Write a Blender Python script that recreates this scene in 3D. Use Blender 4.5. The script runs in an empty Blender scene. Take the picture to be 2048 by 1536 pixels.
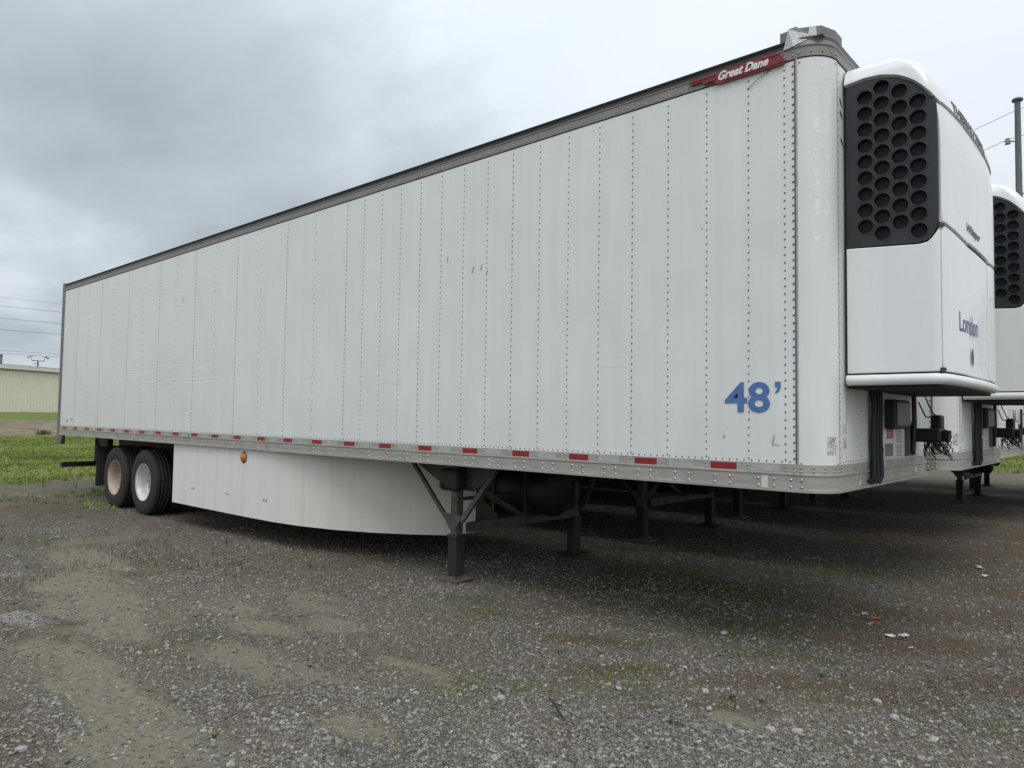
import bpy, bmesh, math, random
import numpy as np
from mathutils import Vector, Matrix
random.seed(7); rng = np.random.default_rng(11)
PI = math.pi
S = bpy.context.scene
C = S.collection

# ------------------------------------------------------------------ camera
cam = bpy.data.cameras.new('camera'); co = bpy.data.objects.new('camera', cam); C.objects.link(co)
yaw, pitch, roll = 0.732208, 0.046612, 0.013682
f_ = Vector((-math.sin(yaw)*math.cos(pitch), math.cos(yaw)*math.cos(pitch), math.sin(pitch)))
r_ = Vector((math.cos(yaw), math.sin(yaw), 0)); u_ = r_.cross(f_)
rr = math.cos(roll)*r_ + math.sin(roll)*u_; uu = -math.sin(roll)*r_ + math.cos(roll)*u_
m = Matrix((rr, uu, -f_)).transposed().to_4x4(); m.translation = Vector((1.5564, -4.6732, 1.6084))
co.matrix_world = m
cam.sensor_width = 36; cam.lens = 1454.79/2048*36; cam.clip_start = 0.05; cam.clip_end = 6000
S.camera = co
S.render.resolution_x, S.render.resolution_y = 1024, 768

# ------------------------------------------------------------------ world, sun, exposure
SUN_EL, SUN_AZ = math.radians(58), math.radians(-40)      # azimuth measured from +X towards +Y
w = bpy.data.worlds.new('World'); S.world = w; w.use_nodes = True
nt = w.node_tree; N = nt.nodes; L = nt.links; N.clear()
def wn(t, **k):
    n = N.new(t)
    for a, b in k.items(): setattr(n, a, b)
    return n
out = wn('ShaderNodeOutputWorld')
sky = wn('ShaderNodeTexSky', sky_type='NISHITA', sun_disc=False, sun_elevation=SUN_EL, sun_rotation=PI/2-SUN_AZ)
bg1 = wn('ShaderNodeBackground'); bg1.inputs[1].default_value = 0.08; L.new(sky.outputs[0], bg1.inputs[0])
tc = wn('ShaderNodeTexCoord'); sep = wn('ShaderNodeSeparateXYZ'); L.new(tc.outputs['Generated'], sep.inputs[0])
def wm(op, a, b=None, c=None, clamp=False):
    n = wn('ShaderNodeMath', operation=op); n.use_clamp = clamp
    for i, v in enumerate((a, b, c)):
        if v is None: continue
        if isinstance(v, (int, float)): n.inputs[i].default_value = v
        else: L.new(v, n.inputs[i])
    return n.outputs[0]
# overcast deck: direction projected on a flat cloud layer
zz = wm('ADD', wm('MAXIMUM', sep.outputs[2], 0.0), 0.16)
cx = wm('DIVIDE', sep.outputs[0], zz); cy = wm('DIVIDE', sep.outputs[1], zz)
comb = wn('ShaderNodeCombineXYZ'); L.new(cx, comb.inputs[0]); L.new(cy, comb.inputs[1])
mp = wn('ShaderNodeMapping'); mp.inputs['Location'].default_value = (3.1, 1.3, 0); mp.inputs['Rotation'].default_value = (0, 0, 0.5); mp.inputs['Scale'].default_value = (0.55, 0.8, 1); L.new(comb.outputs[0], mp.inputs[0])
n1 = wn('ShaderNodeTexNoise'); n1.inputs['Scale'].default_value = 0.75; n1.inputs['Detail'].default_value = 7; n1.inputs['Roughness'].default_value = 0.48; n1.inputs['Distortion'].default_value = 0.35
L.new(mp.outputs[0], n1.inputs['Vector'])
n2 = wn('ShaderNodeTexNoise'); n2.inputs['Scale'].default_value = 2.6; n2.inputs['Detail'].default_value = 6; L.new(mp.outputs[0], n2.inputs['Vector'])
# brighter towards the side the sun stands on (broad), darker banks opposite
az = wm('ADD', wm('MULTIPLY', sep.outputs[0], 0.62), wm('MULTIPLY', sep.outputs[1], -0.02))
v = wm('ADD', wm('MULTIPLY', n1.outputs[0], 1.35), wm('MULTIPLY', n2.outputs[0], 0.46))
v = wm('ADD', v, wm('MULTIPLY', az, 0.30))
v = wm('ADD', v, -0.295)
dp = wn('ShaderNodeVectorMath', operation='DOT_PRODUCT'); L.new(tc.outputs['Generated'], dp.inputs[0]); dp.inputs[1].default_value = (-0.899, 0.333, 0.284)
mr = wn('ShaderNodeMapRange', interpolation_type='SMOOTHSTEP'); L.new(wm('ADD', dp.outputs['Value'], wm('MULTIPLY', wm('SUBTRACT', n1.outputs[0], 0.5), 0.10)), mr.inputs[0])
for k_, x_ in enumerate((0.955, 0.998, 0.0, 1.0)): mr.inputs[k_+1].default_value = x_
v = wm('SUBTRACT', wm('ADD', v, 0.085), wm('MULTIPLY', mr.outputs[0], 0.085))
cr = wn('ShaderNodeValToRGB'); L.new(v, cr.inputs[0])
el = cr.color_ramp.elements
el[0].position = 0.24; el[0].color = (0.34, 0.38, 0.42, 1)
el[1].position = 0.80; el[1].color = (0.72, 0.765, 0.82, 1)
e = el.new(0.42); e.color = (0.455, 0.51, 0.56, 1)
e = el.new(0.56); e.color = (0.66, 0.72, 0.78, 1)
bg2 = wn('ShaderNodeBackground'); L.new(cr.outputs[0], bg2.inputs[0])
# CIE overcast: zenith brighter than horizon
st = wm('ADD', wm('MULTIPLY', wm('MAXIMUM', sep.outputs[2], 0.0), 0.75), 0.92); L.new(st, bg2.inputs[1])
mx = wn('ShaderNodeMixShader'); mx.inputs[0].default_value = 0.94
L.new(bg1.outputs[0], mx.inputs[1]); L.new(bg2.outputs[0], mx.inputs[2]); L.new(mx.outputs[0], out.inputs[0])

sl = bpy.data.lights.new('sun', 'SUN'); sl.energy = 1.25; sl.angle = math.radians(30); sl.color = (1, 0.97, 0.93)
so = bpy.data.objects.new('sun', sl); C.objects.link(so)
sd = Vector((math.cos(SUN_EL)*math.cos(SUN_AZ), math.cos(SUN_EL)*math.sin(SUN_AZ), math.sin(SUN_EL)))
so.rotation_euler = sd.to_track_quat('Z', 'Y').to_euler(); so.location = (8, -12, 20)
S.view_settings.view_transform = 'Standard'; S.view_settings.look = 'None'
S.view_settings.exposure = 0.09; S.view_settings.gamma = 1; S.view_settings.use_curve_mapping = False
S.render.engine = 'CYCLES'

# ------------------------------------------------------------------ material helpers
class NT:
    def __init__(s, name):
        s.m = bpy.data.materials.new(name); s.m.use_nodes = True; s.t = s.m.node_tree; s.N = s.t.nodes; s.L = s.t.links
        s.N.clear(); s.o = s.N.new('ShaderNodeOutputMaterial'); s.b = s.N.new('ShaderNodeBsdfPrincipled'); s.L.new(s.b.outputs[0], s.o.inputs[0])
        s._pos = None
    def n(s, t, **k):
        n = s.N.new(t)
        for a, b in k.items(): setattr(n, a, b)
        return n
    def link(s, v, inp):
        if isinstance(v, (int, float)): inp.default_value = v
        elif isinstance(v, (tuple, list)): inp.default_value = v if len(v) != 3 or inp.type != 'RGBA' else (*v, 1)
        else: s.L.new(v, inp)
    def pos(s):
        if s._pos is None: s._pos = s.n('ShaderNodeNewGeometry').outputs['Position']
        return s._pos
    def obj(s): return s.n('ShaderNodeTexCoord').outputs['Object']
    def math(s, op, a, b=None, c=None, clamp=False):
        n = s.n('ShaderNodeMath', operation=op); n.use_clamp = clamp
        for i, v in enumerate((a, b, c)):
            if v is not None: s.link(v, n.inputs[i])
        return n.outputs[0]
    def map(s, vec, scale=(1,1,1), loc=(0,0,0), rot=(0,0,0)):
        n = s.n('ShaderNodeMapping'); s.L.new(vec, n.inputs[0]); n.inputs['Scale'].default_value = scale; n.inputs['Location'].default_value = loc; n.inputs['Rotation'].default_value = rot
        return n.outputs[0]
    def noise(s, vec, scale, detail=4, rough=0.55, dist=0.0, col=False):
        n = s.n('ShaderNodeTexNoise'); s.L.new(vec, n.inputs['Vector']); n.inputs['Scale'].default_value = scale; n.inputs['Detail'].default_value = detail
        n.inputs['Roughness'].default_value = rough; n.inputs['Distortion'].default_value = dist
        return n.outputs[1 if col else 0]
    def voro(s, vec, scale, feat='F1', out=0):
        n = s.n('ShaderNodeTexVoronoi', feature=feat); s.L.new(vec, n.inputs['Vector']); n.inputs['Scale'].default_value = scale
        return n.outputs[out]
    def ramp(s, v, *st):
        n = s.n('ShaderNodeValToRGB'); s.L.new(v, n.inputs[0]); e = n.color_ramp.elements
        while len(e) < len(st): e.new(0.5)
        for k, (p, c) in enumerate(st):
            e[k].position = p; e[k].color = (c, c, c, 1) if isinstance(c, (int, float)) else (*c, 1)
        return n.outputs[0]
    def rng(s, v, a, b, c=0.0, d=1.0):
        n = s.n('ShaderNodeMapRange'); n.clamp = True
        for i, x in enumerate((v, a, b, c, d)): s.link(x, n.inputs[i])
        return n.outputs[0]
    def mix(s, f, a, b, mode='MIX'):
        n = s.n('ShaderNodeMix', data_type='RGBA', blend_type=mode); s.link(f, n.inputs[0]); s.link(a, n.inputs[6]); s.link(b, n.inputs[7])
        return n.outputs[2]
    def bump(s, h, strength=0.3, dist=0.01, nrm=None):
        n = s.n('ShaderNodeBump'); n.inputs['Strength'].default_value = strength; n.inputs['Distance'].default_value = dist; s.L.new(h, n.inputs['Height'])
        if nrm is not None: s.L.new(nrm, n.inputs['Normal'])
        s.L.new(n.outputs[0], s.b.inputs['Normal']); return n.outputs[0]
    def set(s, col=None, rough=None, metal=None, spec=None, coat=None):
        if col is not None: s.link(col, s.b.inputs['Base Color'])
        if rough is not None: s.link(rough, s.b.inputs['Roughness'])
        if metal is not None: s.link(metal, s.b.inputs['Metallic'])
        if spec is not None: s.link(spec, s.b.inputs['Specular IOR Level'])
        if coat is not None: s.link(coat, s.b.inputs['Coat Weight'])
        return s.m

M = {}
def simple(name, col, rough=0.5, metal=0.0, var=0.25, scale=12, bump=0.0, spec=None, stretch=(1,1,1)):
    t = NT(name); v = t.noise(t.map(t.obj(), stretch), scale, 6, 0.62)
    k = t.rng(v, 0.25, 0.75, 1-var, 1+var); c = t.mix(1.0, (*col, 1), k, 'MULTIPLY')
    t.set(c, t.rng(v, 0.2, 0.8, max(rough-0.1, 0.02), min(rough+0.12, 1)), metal, spec)
    if bump: t.bump(v, bump, 0.01)
    M[name] = t.m; return t.m

def panel_material():
    t = NT('aged_white_panel'); p = t.obj(); P = t.pos()
    sep = t.n('ShaderNodeSeparateXYZ'); t.L.new(P, sep.inputs[0]); X, Y, Z = sep.outputs
    streak = t.noise(t.map(P, (9, 9, 0.35)), 1.0, 6, 0.65)
    blot = t.noise(t.map(P, (0.6, 0.6, 0.8)), 1.0, 4)
    c = t.mix(t.rng(streak, 0.38, 0.72), (0.705, 0.718, 0.71, 1), (0.765, 0.775, 0.768, 1))
    c = t.mix(t.rng(blot, 0.35, 0.7, 0, 0.5), c, (0.69, 0.70, 0.67, 1))
    # road film creeping up from the bottom rail
    low = t.math('MULTIPLY', t.rng(Z, 1.33, 1.85, 1, 0), t.rng(t.noise(t.map(P, (6, 6, 1.2)), 1.0, 5), 0.35, 0.8))
    c = t.mix(t.math('MULTIPLY', low, 0.22), c, (0.52, 0.48, 0.40, 1))
    # fine scratches and specks
    sp = t.voro(t.map(P, (1, 1, 1)), 5.0); spn = t.noise(P, 60, 3)
    specks = t.math('MULTIPLY', t.rng(sp, 0.05, 0.03), t.rng(spn, 0.52, 0.58))
    c = t.mix(t.math('MULTIPLY', specks, 0.8), c, (0.16, 0.15, 0.14, 1))
    sc = t.noise(t.map(P, (1.0, 1.0, 34), rot=(0, 0.06, 0)), 1.0, 3, 0.6)
    zone = t.math('MULTIPLY', t.rng(t.noise(t.map(P, (0.35, 0.35, 0.5), (4.2, 0, 1.7)), 1.0, 2), 0.58, 0.66), t.rng(sc, 0.64, 0.70))
    c = t.mix(t.math('MULTIPLY', zone, 0.30), c, (0.33, 0.33, 0.32, 1))
    t.set(c, t.rng(streak, 0.2, 0.8, 0.34, 0.5), 0.0, 0.45)
    # panel quilting plus the long rubbed dents of the rear half
    wav = t.noise(t.map(P, (1.3, 1.3, 0.7)), 1.0, 2)
    fine = t.noise(t.map(P, (14, 14, 5)), 1.0, 3)
    dz = t.math('ADD', Z, t.math('MULTIPLY', t.noise(t.map(P, (0.8, 1, 1)), 1.0, 2), 0.12))
    dents = None
    for z0 in (2.40, 2.36, 2.18, 2.13):
        band = t.math('SUBTRACT', 1.0, t.math('MULTIPLY', t.math('ABSOLUTE', t.math('SUBTRACT', dz, z0)), 60), clamp=True)
        dents = band if dents is None else t.math('ADD', dents, band)
    dents = t.math('MULTIPLY', dents, t.math('MULTIPLY', t.rng(X, -11.6, -11.2), t.rng(X, -7.6, -8.2)))
    h = t.math('ADD', t.math('MULTIPLY', wav, 1.0), t.math('MULTIPLY', fine, 0.03)); h = t.math('SUBTRACT', h, t.math('MULTIPLY', dents, 0.035))
    t.bump(h, 0.4, 0.075)
    M['panel'] = t.m
panel_material()

def unit_white():
    t = NT('gloss_white_moulding'); P = t.pos()
    n = t.noise(t.map(P, (5, 5, 0.8)), 1.0, 5); f = t.noise(P, 30, 5, 0.7)
    c = t.mix(t.rng(n, 0.35, 0.7), (0.77, 0.785, 0.78, 1), (0.83, 0.84, 0.835, 1))
    scuff = t.math('MULTIPLY', t.rng(f, 0.70, 0.76), t.rng(t.noise(P, 2.3, 3), 0.55, 0.66))
    c = t.mix(t.math('MULTIPLY', scuff, 0.55), c, (0.38, 0.38, 0.37, 1))
    t.set(c, t.rng(n, 0.3, 0.8, 0.24, 0.34), 0, 0.5, 0.1); t.bump(t.noise(t.map(P, (2, 2, 1.2)), 1.0, 2), 0.15, 0.03)
    M['unit'] = t.m
unit_white()

def alu(name, col, rough, metal=0.75, grime=0.5, gcol=(0.13, 0.11, 0.085)):
    t = NT(name); P = t.pos()
    n = t.noise(t.map(P, (3, 3, 40)), 1.0, 6, 0.6); g = t.noise(t.map(P, (5, 5, 9)), 1.0, 6, 0.65)
    c = t.mix(t.rng(n, 0.3, 0.75), (*[x*0.8 for x in col], 1), (*col, 1))
    gm = t.math('MULTIPLY', t.rng(g, 0.42, 0.78), grime)
    c = t.mix(gm, c, (*gcol, 1))
    t.set(c, t.math('ADD', t.rng(n, 0.2, 0.8, rough-0.1, rough+0.08), t.math('MULTIPLY', gm, 0.3)), t.math('MULTIPLY', t.math('SUBTRACT', 1.0, gm), metal))
    t.bump(g, 0.12, 0.004); M[name] = t.m
alu('rail_aluminium', (0.50, 0.485, 0.445), 0.5, 0.55, 0.55)
alu('top_rail_aluminium', (0.275, 0.265, 0.25), 0.55, 0.45, 0.35)
alu('post_steel', (0.20, 0.205, 0.20), 0.55, 0.35, 0.4)
simple('rivet_metal', (0.36, 0.35, 0.33), 0.4, 0.7, 0.2, 3)
simple('painted_rivet', (0.17, 0.17, 0.16), 0.45, 0.5, 0.3, 3)
simple('bolt_metal', (0.46, 0.44, 0.39), 0.35, 0.8, 0.25, 3)
simple('black_edge', (0.022, 0.02, 0.018), 0.6, 0, 0.4, 6)
simple('dark_seam', (0.02, 0.02, 0.02), 0.8, 0, 0.2)
simple('brown_seam', (0.13, 0.085, 0.05), 0.7, 0.2, 0.5, 5)
simple('grille_plastic', (0.021, 0.023, 0.026), 0.42, 0, 0.3, 5, 0.05)
simple('grille_back', (0.006, 0.006, 0.007), 0.8, 0, 0.2)
simple('chassis_black', (0.018, 0.017, 0.016), 0.6, 0, 0.5, 9, 0.2)
simple('gear_grey', (0.075, 0.07, 0.062), 0.62, 0.1, 0.55, 8, 0.3)
simple('foot_steel', (0.12, 0.115, 0.10), 0.6, 0.2, 0.5, 14, 0.3)
simple('rubber', (0.022, 0.021, 0.020), 0.8, 0, 0.6, 5, 0.25)
simple('hose', (0.015, 0.015, 0.015), 0.5, 0, 0.3, 20)
simple('rim_white', (0.60, 0.60, 0.59), 0.4, 0.1, 0.18, 7)
simple('rim_rusty', (0.42, 0.34, 0.27), 0.6, 0.05, 0.3, 9)
simple('hub_brown', (0.26, 0.24, 0.21), 0.7, 0.1, 0.4, 14)
simple('plate_red', (0.20, 0.012, 0.018), 0.35, 0, 0.3, 18)
simple('plate_lettering', (0.72, 0.68, 0.68), 0.4, 0, 0.1)
simple('decal_blue', (0.075, 0.165, 0.38), 0.45, 0, 0.15, 25)
simple('decal_navy', (0.035, 0.045, 0.17), 0.4, 0, 0.15, 25)
simple('decal_dark', (0.03, 0.03, 0.032), 0.45, 0, 0.2)
simple('decal_ghost', (0.775, 0.785, 0.76), 0.55, 0, 0.07, 30)
simple('label_white', (0.6, 0.6, 0.57), 0.5, 0, 0.12, 40)
simple('label_grey', (0.17, 0.175, 0.17), 0.5, 0.1, 0.25, 30)
simple('label_red', (0.42, 0.035, 0.045), 0.5, 0, 0.2, 30)
simple('label_ink', (0.08, 0.08, 0.08), 0.6, 0, 0.1)
simple('box_grey', (0.12, 0.125, 0.115), 0.5, 0.1, 0.2, 12)
simple('blue_paint', (0.03, 0.05, 0.10), 0.5, 0, 0.4, 12)
simple('silver_tape', (0.45, 0.45, 0.44), 0.35, 0.5, 0.15, 25, 0.6, stretch=(1, 1, 4))
simple('tank_dark', (0.014, 0.014, 0.014), 0.5, 0.2, 0.4, 5)
simple('plywood_floor', (0.03, 0.027, 0.022), 0.8, 0, 0.3, 5)
simple('siding', (0.67, 0.645, 0.53), 0.55, 0, 0.06, 1.5)
simple('fascia_white', (0.62, 0.61, 0.57), 0.5, 0, 0.1, 1)
simple('roof_metal', (0.33, 0.33, 0.32), 0.6, 0.2, 0.3, 2)
simple('pole_steel', (0.13, 0.14, 0.14), 0.6, 0.2, 0.3, 2)
simple('wire', (0.20, 0.21, 0.225), 0.6)
simple('litter_white', (0.62, 0.61, 0.58), 0.6, 0, 0.1, 30)
simple('litter_red', (0.40, 0.06, 0.03), 0.5, 0, 0.2, 30)
simple('faint_mark', (0.36, 0.36, 0.35), 0.6, 0, 0.3, 40)
simple('twig', (0.05, 0.04, 0.03), 0.9, 0, 0.4, 30)

def tape(name, col):
    t = NT(name); p = t.pos(); n = t.noise(t.map(p, (12, 12, 30)), 1.0, 5); h = t.voro(p, 260)
    c = t.mix(t.rng(n, 0.3, 0.75), (*[x*0.7 for x in col], 1), (*col, 1)); t.set(c, 0.35, 0, 0.5); t.bump(h, 0.1, 0.002); M[name] = t.m
tape('tape_red', (0.30, 0.018, 0.022)); tape('tape_clear', (0.46, 0.47, 0.45))

def amber():
    t = NT('amber_lens'); t.set((0.75, 0.20, 0.015), 0.15, 0, 0.6); t.b.inputs['Transmission Weight'].default_value = 0.25; M['amber'] = t.m
amber()

def skirt_mat():
    t = NT('skirt_white'); P = t.pos(); s = t.noise(t.map(P, (10, 10, 0.5)), 1.0, 6, 0.65); g = t.noise(P, 2.0, 4); sp = t.noise(P, 45, 4, 0.7)
    sep = t.n('ShaderNodeSeparateXYZ'); t.L.new(P, sep.inputs[0])
    c = t.mix(t.rng(s, 0.45, 0.75), (0.75, 0.745, 0.715, 1), (0.65, 0.64, 0.59, 1))
    # mud spray thrown along the front part of the skirt
    mud = t.math('MULTIPLY', t.rng(sep.outputs[0], -7.5, -4.6), t.rng(g, 0.2, 0.75, 0.55, 1.0))
    c = t.mix(t.math('MULTIPLY', mud, 0.62), c, (0.50, 0.455, 0.345, 1))
    c = t.mix(t.math('MULTIPLY', t.rng(sp, 0.68, 0.74), 0.6), c, (0.13, 0.11, 0.09, 1))
    t.set(c, 0.5, 0, 0.4); t.bump(t.noise(t.map(P, (1.6, 1.6, 1)), 1.0, 2), 0.12, 0.03); M['skirt'] = t.m
skirt_mat()

# ------------------------------------------------------------------ mesh helpers
class MB:
    def __init__(s): s.v = []; s.f = []; s.mi = []; s.sm = []
    def add(s, vs, fs, smooth=False, mi=0):
        b = len(s.v); s.v += [tuple(x) for x in vs]; s.f += [tuple(b+i for i in q) for q in fs]; s.mi += [mi]*len(fs); s.sm += [smooth]*len(fs); return s
    def box(s, x0, x1, y0, y1, z0, z1, mi=0, M4=None, bev=0.0):
        if bev:
            bm = bmesh.new(); bmesh.ops.create_cube(bm, size=1)
            for q in bm.verts: q.co = Vector(((x0+x1)/2+q.co.x*(x1-x0), (y0+y1)/2+q.co.y*(y1-y0), (z0+z1)/2+q.co.z*(z1-z0)))
            bmesh.ops.bevel(bm, geom=bm.edges[:]+bm.verts[:], offset=bev, segments=2, affect='EDGES', profile=0.5)
            vs = [q.co.copy() for q in bm.verts]; fs = [[q.index for q in f.verts] for f in bm.faces]; bm.free()
        else:
            vs = [Vector((x, y, z)) for z in (z0, z1) for y in (y0, y1) for x in (x0, x1)]
            fs = [(0,2,3,1), (4,5,7,6), (0,1,5,4), (2,6,7,3), (0,4,6,2), (1,3,7,5)]
        if M4 is not None: vs = [M4 @ q for q in vs]
        return s.add(vs, fs, False, mi)
    def bar(s, a, b, w, h, up=(0,0,1), mi=0):
        a, b = Vector(a), Vector(b); d = (b-a); l = d.length; d.normalize(); up = Vector(up)
        if abs(d.dot(up)) > 0.98: up = Vector((0,1,0))
        x = d.cross(up).normalized(); z = x.cross(d)
        m = Matrix((x, d, z)).transposed().to_4x4(); m.translation = a
        return s.box(-w/2, w/2, 0, l, -h/2, h/2, mi, m)
    def tube(s, pts, r, n=8, mi=0, cap=True):
        pts = [Vector(p) for p in pts]; R = r if isinstance(r, (list, tuple)) else [r]*len(pts); vs = []; fs = []
        px = None
        for i, p in enumerate(pts):
            d = (pts[min(i+1, len(pts)-1)]-pts[max(i-1, 0)]).normalized()
            if px is None: px = d.orthogonal().normalized()
            px = (px-d*px.dot(d)).normalized(); py = d.cross(px)
            for k in range(n): a = 2*PI*k/n; vs.append(p+(px*math.cos(a)+py*math.sin(a))*R[i])
        for i in range(len(pts)-1):
            for k in range(n): fs.append((i*n+k, i*n+(k+1)%n, (i+1)*n+(k+1)%n, (i+1)*n+k))
        s.add(vs, fs, True, mi)
        if cap:
            s.add(vs[:n], [tuple(range(n))[::-1]], False, mi); s.add(vs[-n:], [tuple(range(n))], False, mi)
        return s
    def lathe(s, prof, n, origin, axis='Y', mi=0, smooth=True):
        # prof: (r, t) with t along axis
        vs = []; fs = []; o = Vector(origin); k = len(prof)
        for i in range(n):
            a = 2*PI*i/n; c, q = math.cos(a), math.sin(a)
            for r, t in prof:
                vs.append(o+(Vector((r*c, t, r*q)) if axis == 'Y' else Vector((r*c, r*q, t)) if axis == 'Z' else Vector((t, r*c, r*q))))
        for i in range(n):
            j = (i+1) % n
            for p in range(k-1): fs.append((i*k+p, j*k+p, j*k+p+1, i*k+p+1))
        return s.add(vs, fs, smooth, mi)
    def grid(s, rows, mi=0, smooth=True, closed=False):
        nr, nc = len(rows), len(rows[0]); vs = [q for r in rows for q in r]; fs = []
        for i in range(nr-1):
            for j in range(nc-1+(1 if closed else 0)): k = (j+1) % nc; fs.append((i*nc+j, i*nc+k, (i+1)*nc+k, (i+1)*nc+j))
        return s.add(vs, fs, smooth, mi)
    def mesh(s, name, mats):
        me = bpy.data.meshes.new(name); me.from_pydata(s.v, [], s.f)
        for q in (mats if isinstance(mats, (list, tuple)) else [mats]): me.materials.append(M[q] if isinstance(q, str) else q)
        me.polygons.foreach_set('material_index', s.mi); me.polygons.foreach_set('use_smooth', s.sm)
        bm = bmesh.new(); bm.from_mesh(me); bmesh.ops.recalc_face_normals(bm, faces=bm.faces[:]); bm.to_mesh(me); bm.free()
        me.update(); return me
    def build(s, name, mats, parent=None, stuff=False):
        return put(name, s.mesh(name, mats), parent, stuff)
def put(name, me, parent=None, stuff=False, loc=None):
    o = bpy.data.objects.new(name, me); C.objects.link(o)
    if parent is not None: o.parent = parent
    if stuff: o['kind'] = 'stuff'
    if loc is not None: o.location = loc
    return o
def thing(name, label, cat, loc=(0,0,0), group=None, rz=0):
    o = bpy.data.objects.new(name, None); C.objects.link(o); o.location = loc; o.rotation_euler = (0, 0, rz); o.empty_display_size = 0.3
    o['label'] = label; o['category'] = cat
    if group: o['group'] = group
    return o
def tag(o, label, cat, group=None):
    o['label'] = label; o['category'] = cat
    if group: o['group'] = group
    return o
def kids(o): return [c for c in bpy.data.objects if c.parent == o]
def copy_tree(o, parent=None, skip=()):
    c = o.copy(); C.objects.link(c)
    if parent is not None: c.parent = parent
    for ch in CH.get(o.name, []):
        if ch.name.split('.')[0] in skip: continue
        copy_tree(ch, c, skip)
    return c

def prism(pts, thick, to):
    """closed 2-D outline pts -> solid; to(u, v, w) maps to 3-D"""
    n = len(pts); vs = [to(u, v, 0) for u, v in pts]+[to(u, v, thick) for u, v in pts]
    fs = [tuple(range(n)), tuple(range(2*n-1, n-1, -1))]+[(i, (i+1) % n, n+(i+1) % n, n+i) for i in range(n)]
    return vs, fs

dep = None
def curve_mesh(splines, extrude=0.004, bevel=0.0, name='shape'):
    cu = bpy.data.curves.new(name, 'CURVE'); cu.dimensions = '2D'; cu.fill_mode = 'BOTH'; cu.extrude = extrude; cu.bevel_depth = bevel; cu.bevel_resolution = 1
    for pts in splines:
        sp = cu.splines.new('POLY'); sp.points.add(len(pts)-1); sp.use_cyclic_u = True
        for q, p in zip(sp.points, pts): q.co = (p[0], p[1], 0, 1)
    o = bpy.data.objects.new(name, cu); C.objects.link(o); bpy.context.view_layer.update()
    me = bpy.data.meshes.new_from_object(o.evaluated_get(bpy.context.evaluated_depsgraph_get())); bpy.data.objects.remove(o); return me
def text_mesh(s, height, width=None, extrude=0.001, bold=0.0, shear=0.0, space=1.0):
    cu = bpy.data.curves.new('t', 'FONT'); cu.body = s; cu.size = 1; cu.extrude = extrude; cu.offset = bold; cu.shear = shear; cu.space_character = space; cu.resolution_u = 3
    o = bpy.data.objects.new('t', cu); C.objects.link(o); bpy.context.view_layer.update()
    me = bpy.data.meshes.new_from_object(o.evaluated_get(bpy.context.evaluated_depsgraph_get())); bpy.data.objects.remove(o)
    co = np.array([v.co for v in me.vertices]); lo, hi = co.min(0), co.max(0)
    k = height/(hi[1]-lo[1]); kx = k if width is None else width/(hi[0]-lo[0])
    co[:, 0] = (co[:, 0]-lo[0])*kx; co[:, 1] = (co[:, 1]-lo[1])*k; co[:, 2] = (co[:, 2]+extrude)
    me.vertices.foreach_set('co', co.ravel()); return me
def remap(me, fn, mat):
    co = [fn(*v.co) for v in me.vertices]; me.vertices.foreach_set('co', np.array(co, dtype=float).ravel()); me.materials.clear(); me.materials.append(M[mat])
    me.polygons.foreach_set('material_index', [0]*len(me.polygons)); me.update(); return me

def dome(n=8):
    vs = [(math.cos(2*PI*i/n), math.sin(2*PI*i/n), 0) for i in range(n)]+[(0.72*math.cos(2*PI*i/n), 0.72*math.sin(2*PI*i/n), 0.55) for i in range(n)]+[(0, 0, 0.75)]
    fs = [(i, (i+1) % n, n+(i+1) % n, n+i) for i in range(n)]+[(n+i, n+(i+1) % n, 2*n) for i in range(n)]
    return np.array(vs), fs
DV, DF = dome()
def rivets(name, pts, mat, parent, stuff=True):
    """pts: (position, normal, radius)"""
    vs = []; fs = []; b = 0
    for p, nrm, r in pts:
        nrm = Vector(nrm).normalized(); x = nrm.orthogonal().normalized(); y = nrm.cross(x)
        A = np.array([x, y, nrm]); vs.append(DV*r @ A+np.array(p)); fs += [tuple(i+b for i in q) for q in DF]; b += len(DV)
    me = bpy.data.meshes.new(name); me.from_pydata(np.concatenate(vs).tolist(), [], fs); me.materials.append(M[mat]); me.polygons.foreach_set('use_smooth', [True]*len(fs)); me.update()
    return put(name, me, parent, stuff)

# ------------------------------------------------------------------ ground
def vnoise(x, y, seed=0):
    xi = np.floor(x).astype(np.int64); yi = np.floor(y).astype(np.int64); xf = x-xi; yf = y-yi
    def h(a, b):
        n = (a*374761393+b*668265263+seed*2147483647) & 0xffffffff
        n = ((n ^ (n >> 13))*1274126177) & 0xffffffff
        return ((n ^ (n >> 16)) & 0xffff)/65535.0
    u = xf*xf*(3-2*xf); v = yf*yf*(3-2*yf)
    return (h(xi, yi)*(1-u)+h(xi+1, yi)*u)*(1-v)+(h(xi, yi+1)*(1-u)+h(xi+1, yi+1)*u)*v
def fbm(x, y, s, o=4, seed=0):
    t = 0; a = 0.5; n = 0
    for k in range(o): t = t+a*vnoise(x*s+17.3*k, y*s+9.1*k, seed+k); n += a; a *= 0.5; s *= 2.03
    return t/n
def blob(x, y, cx, cy, rx, ry, ang=0, seed=0):
    c, s = math.cos(ang), math.sin(ang); dx, dy = x-cx, y-cy
    u = (dx*c+dy*s)/rx; v = (-dx*s+dy*c)/ry
    d = np.sqrt(u*u+v*v)+(fbm(x*0.7, y*1.6, 3.0, 5, 5+seed)-0.5)*1.5
    return np.clip((1.15-d)/0.75, 0, 1)**0.8
def sstep(a, b, x): t = np.clip((x-a)/(b-a), 0, 1); return t*t*(3-2*t)
def terrain(x, y):
    d = np.hypot(x-1.5, y+4.7); return 1.52*sstep(26, 98, d)
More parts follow.
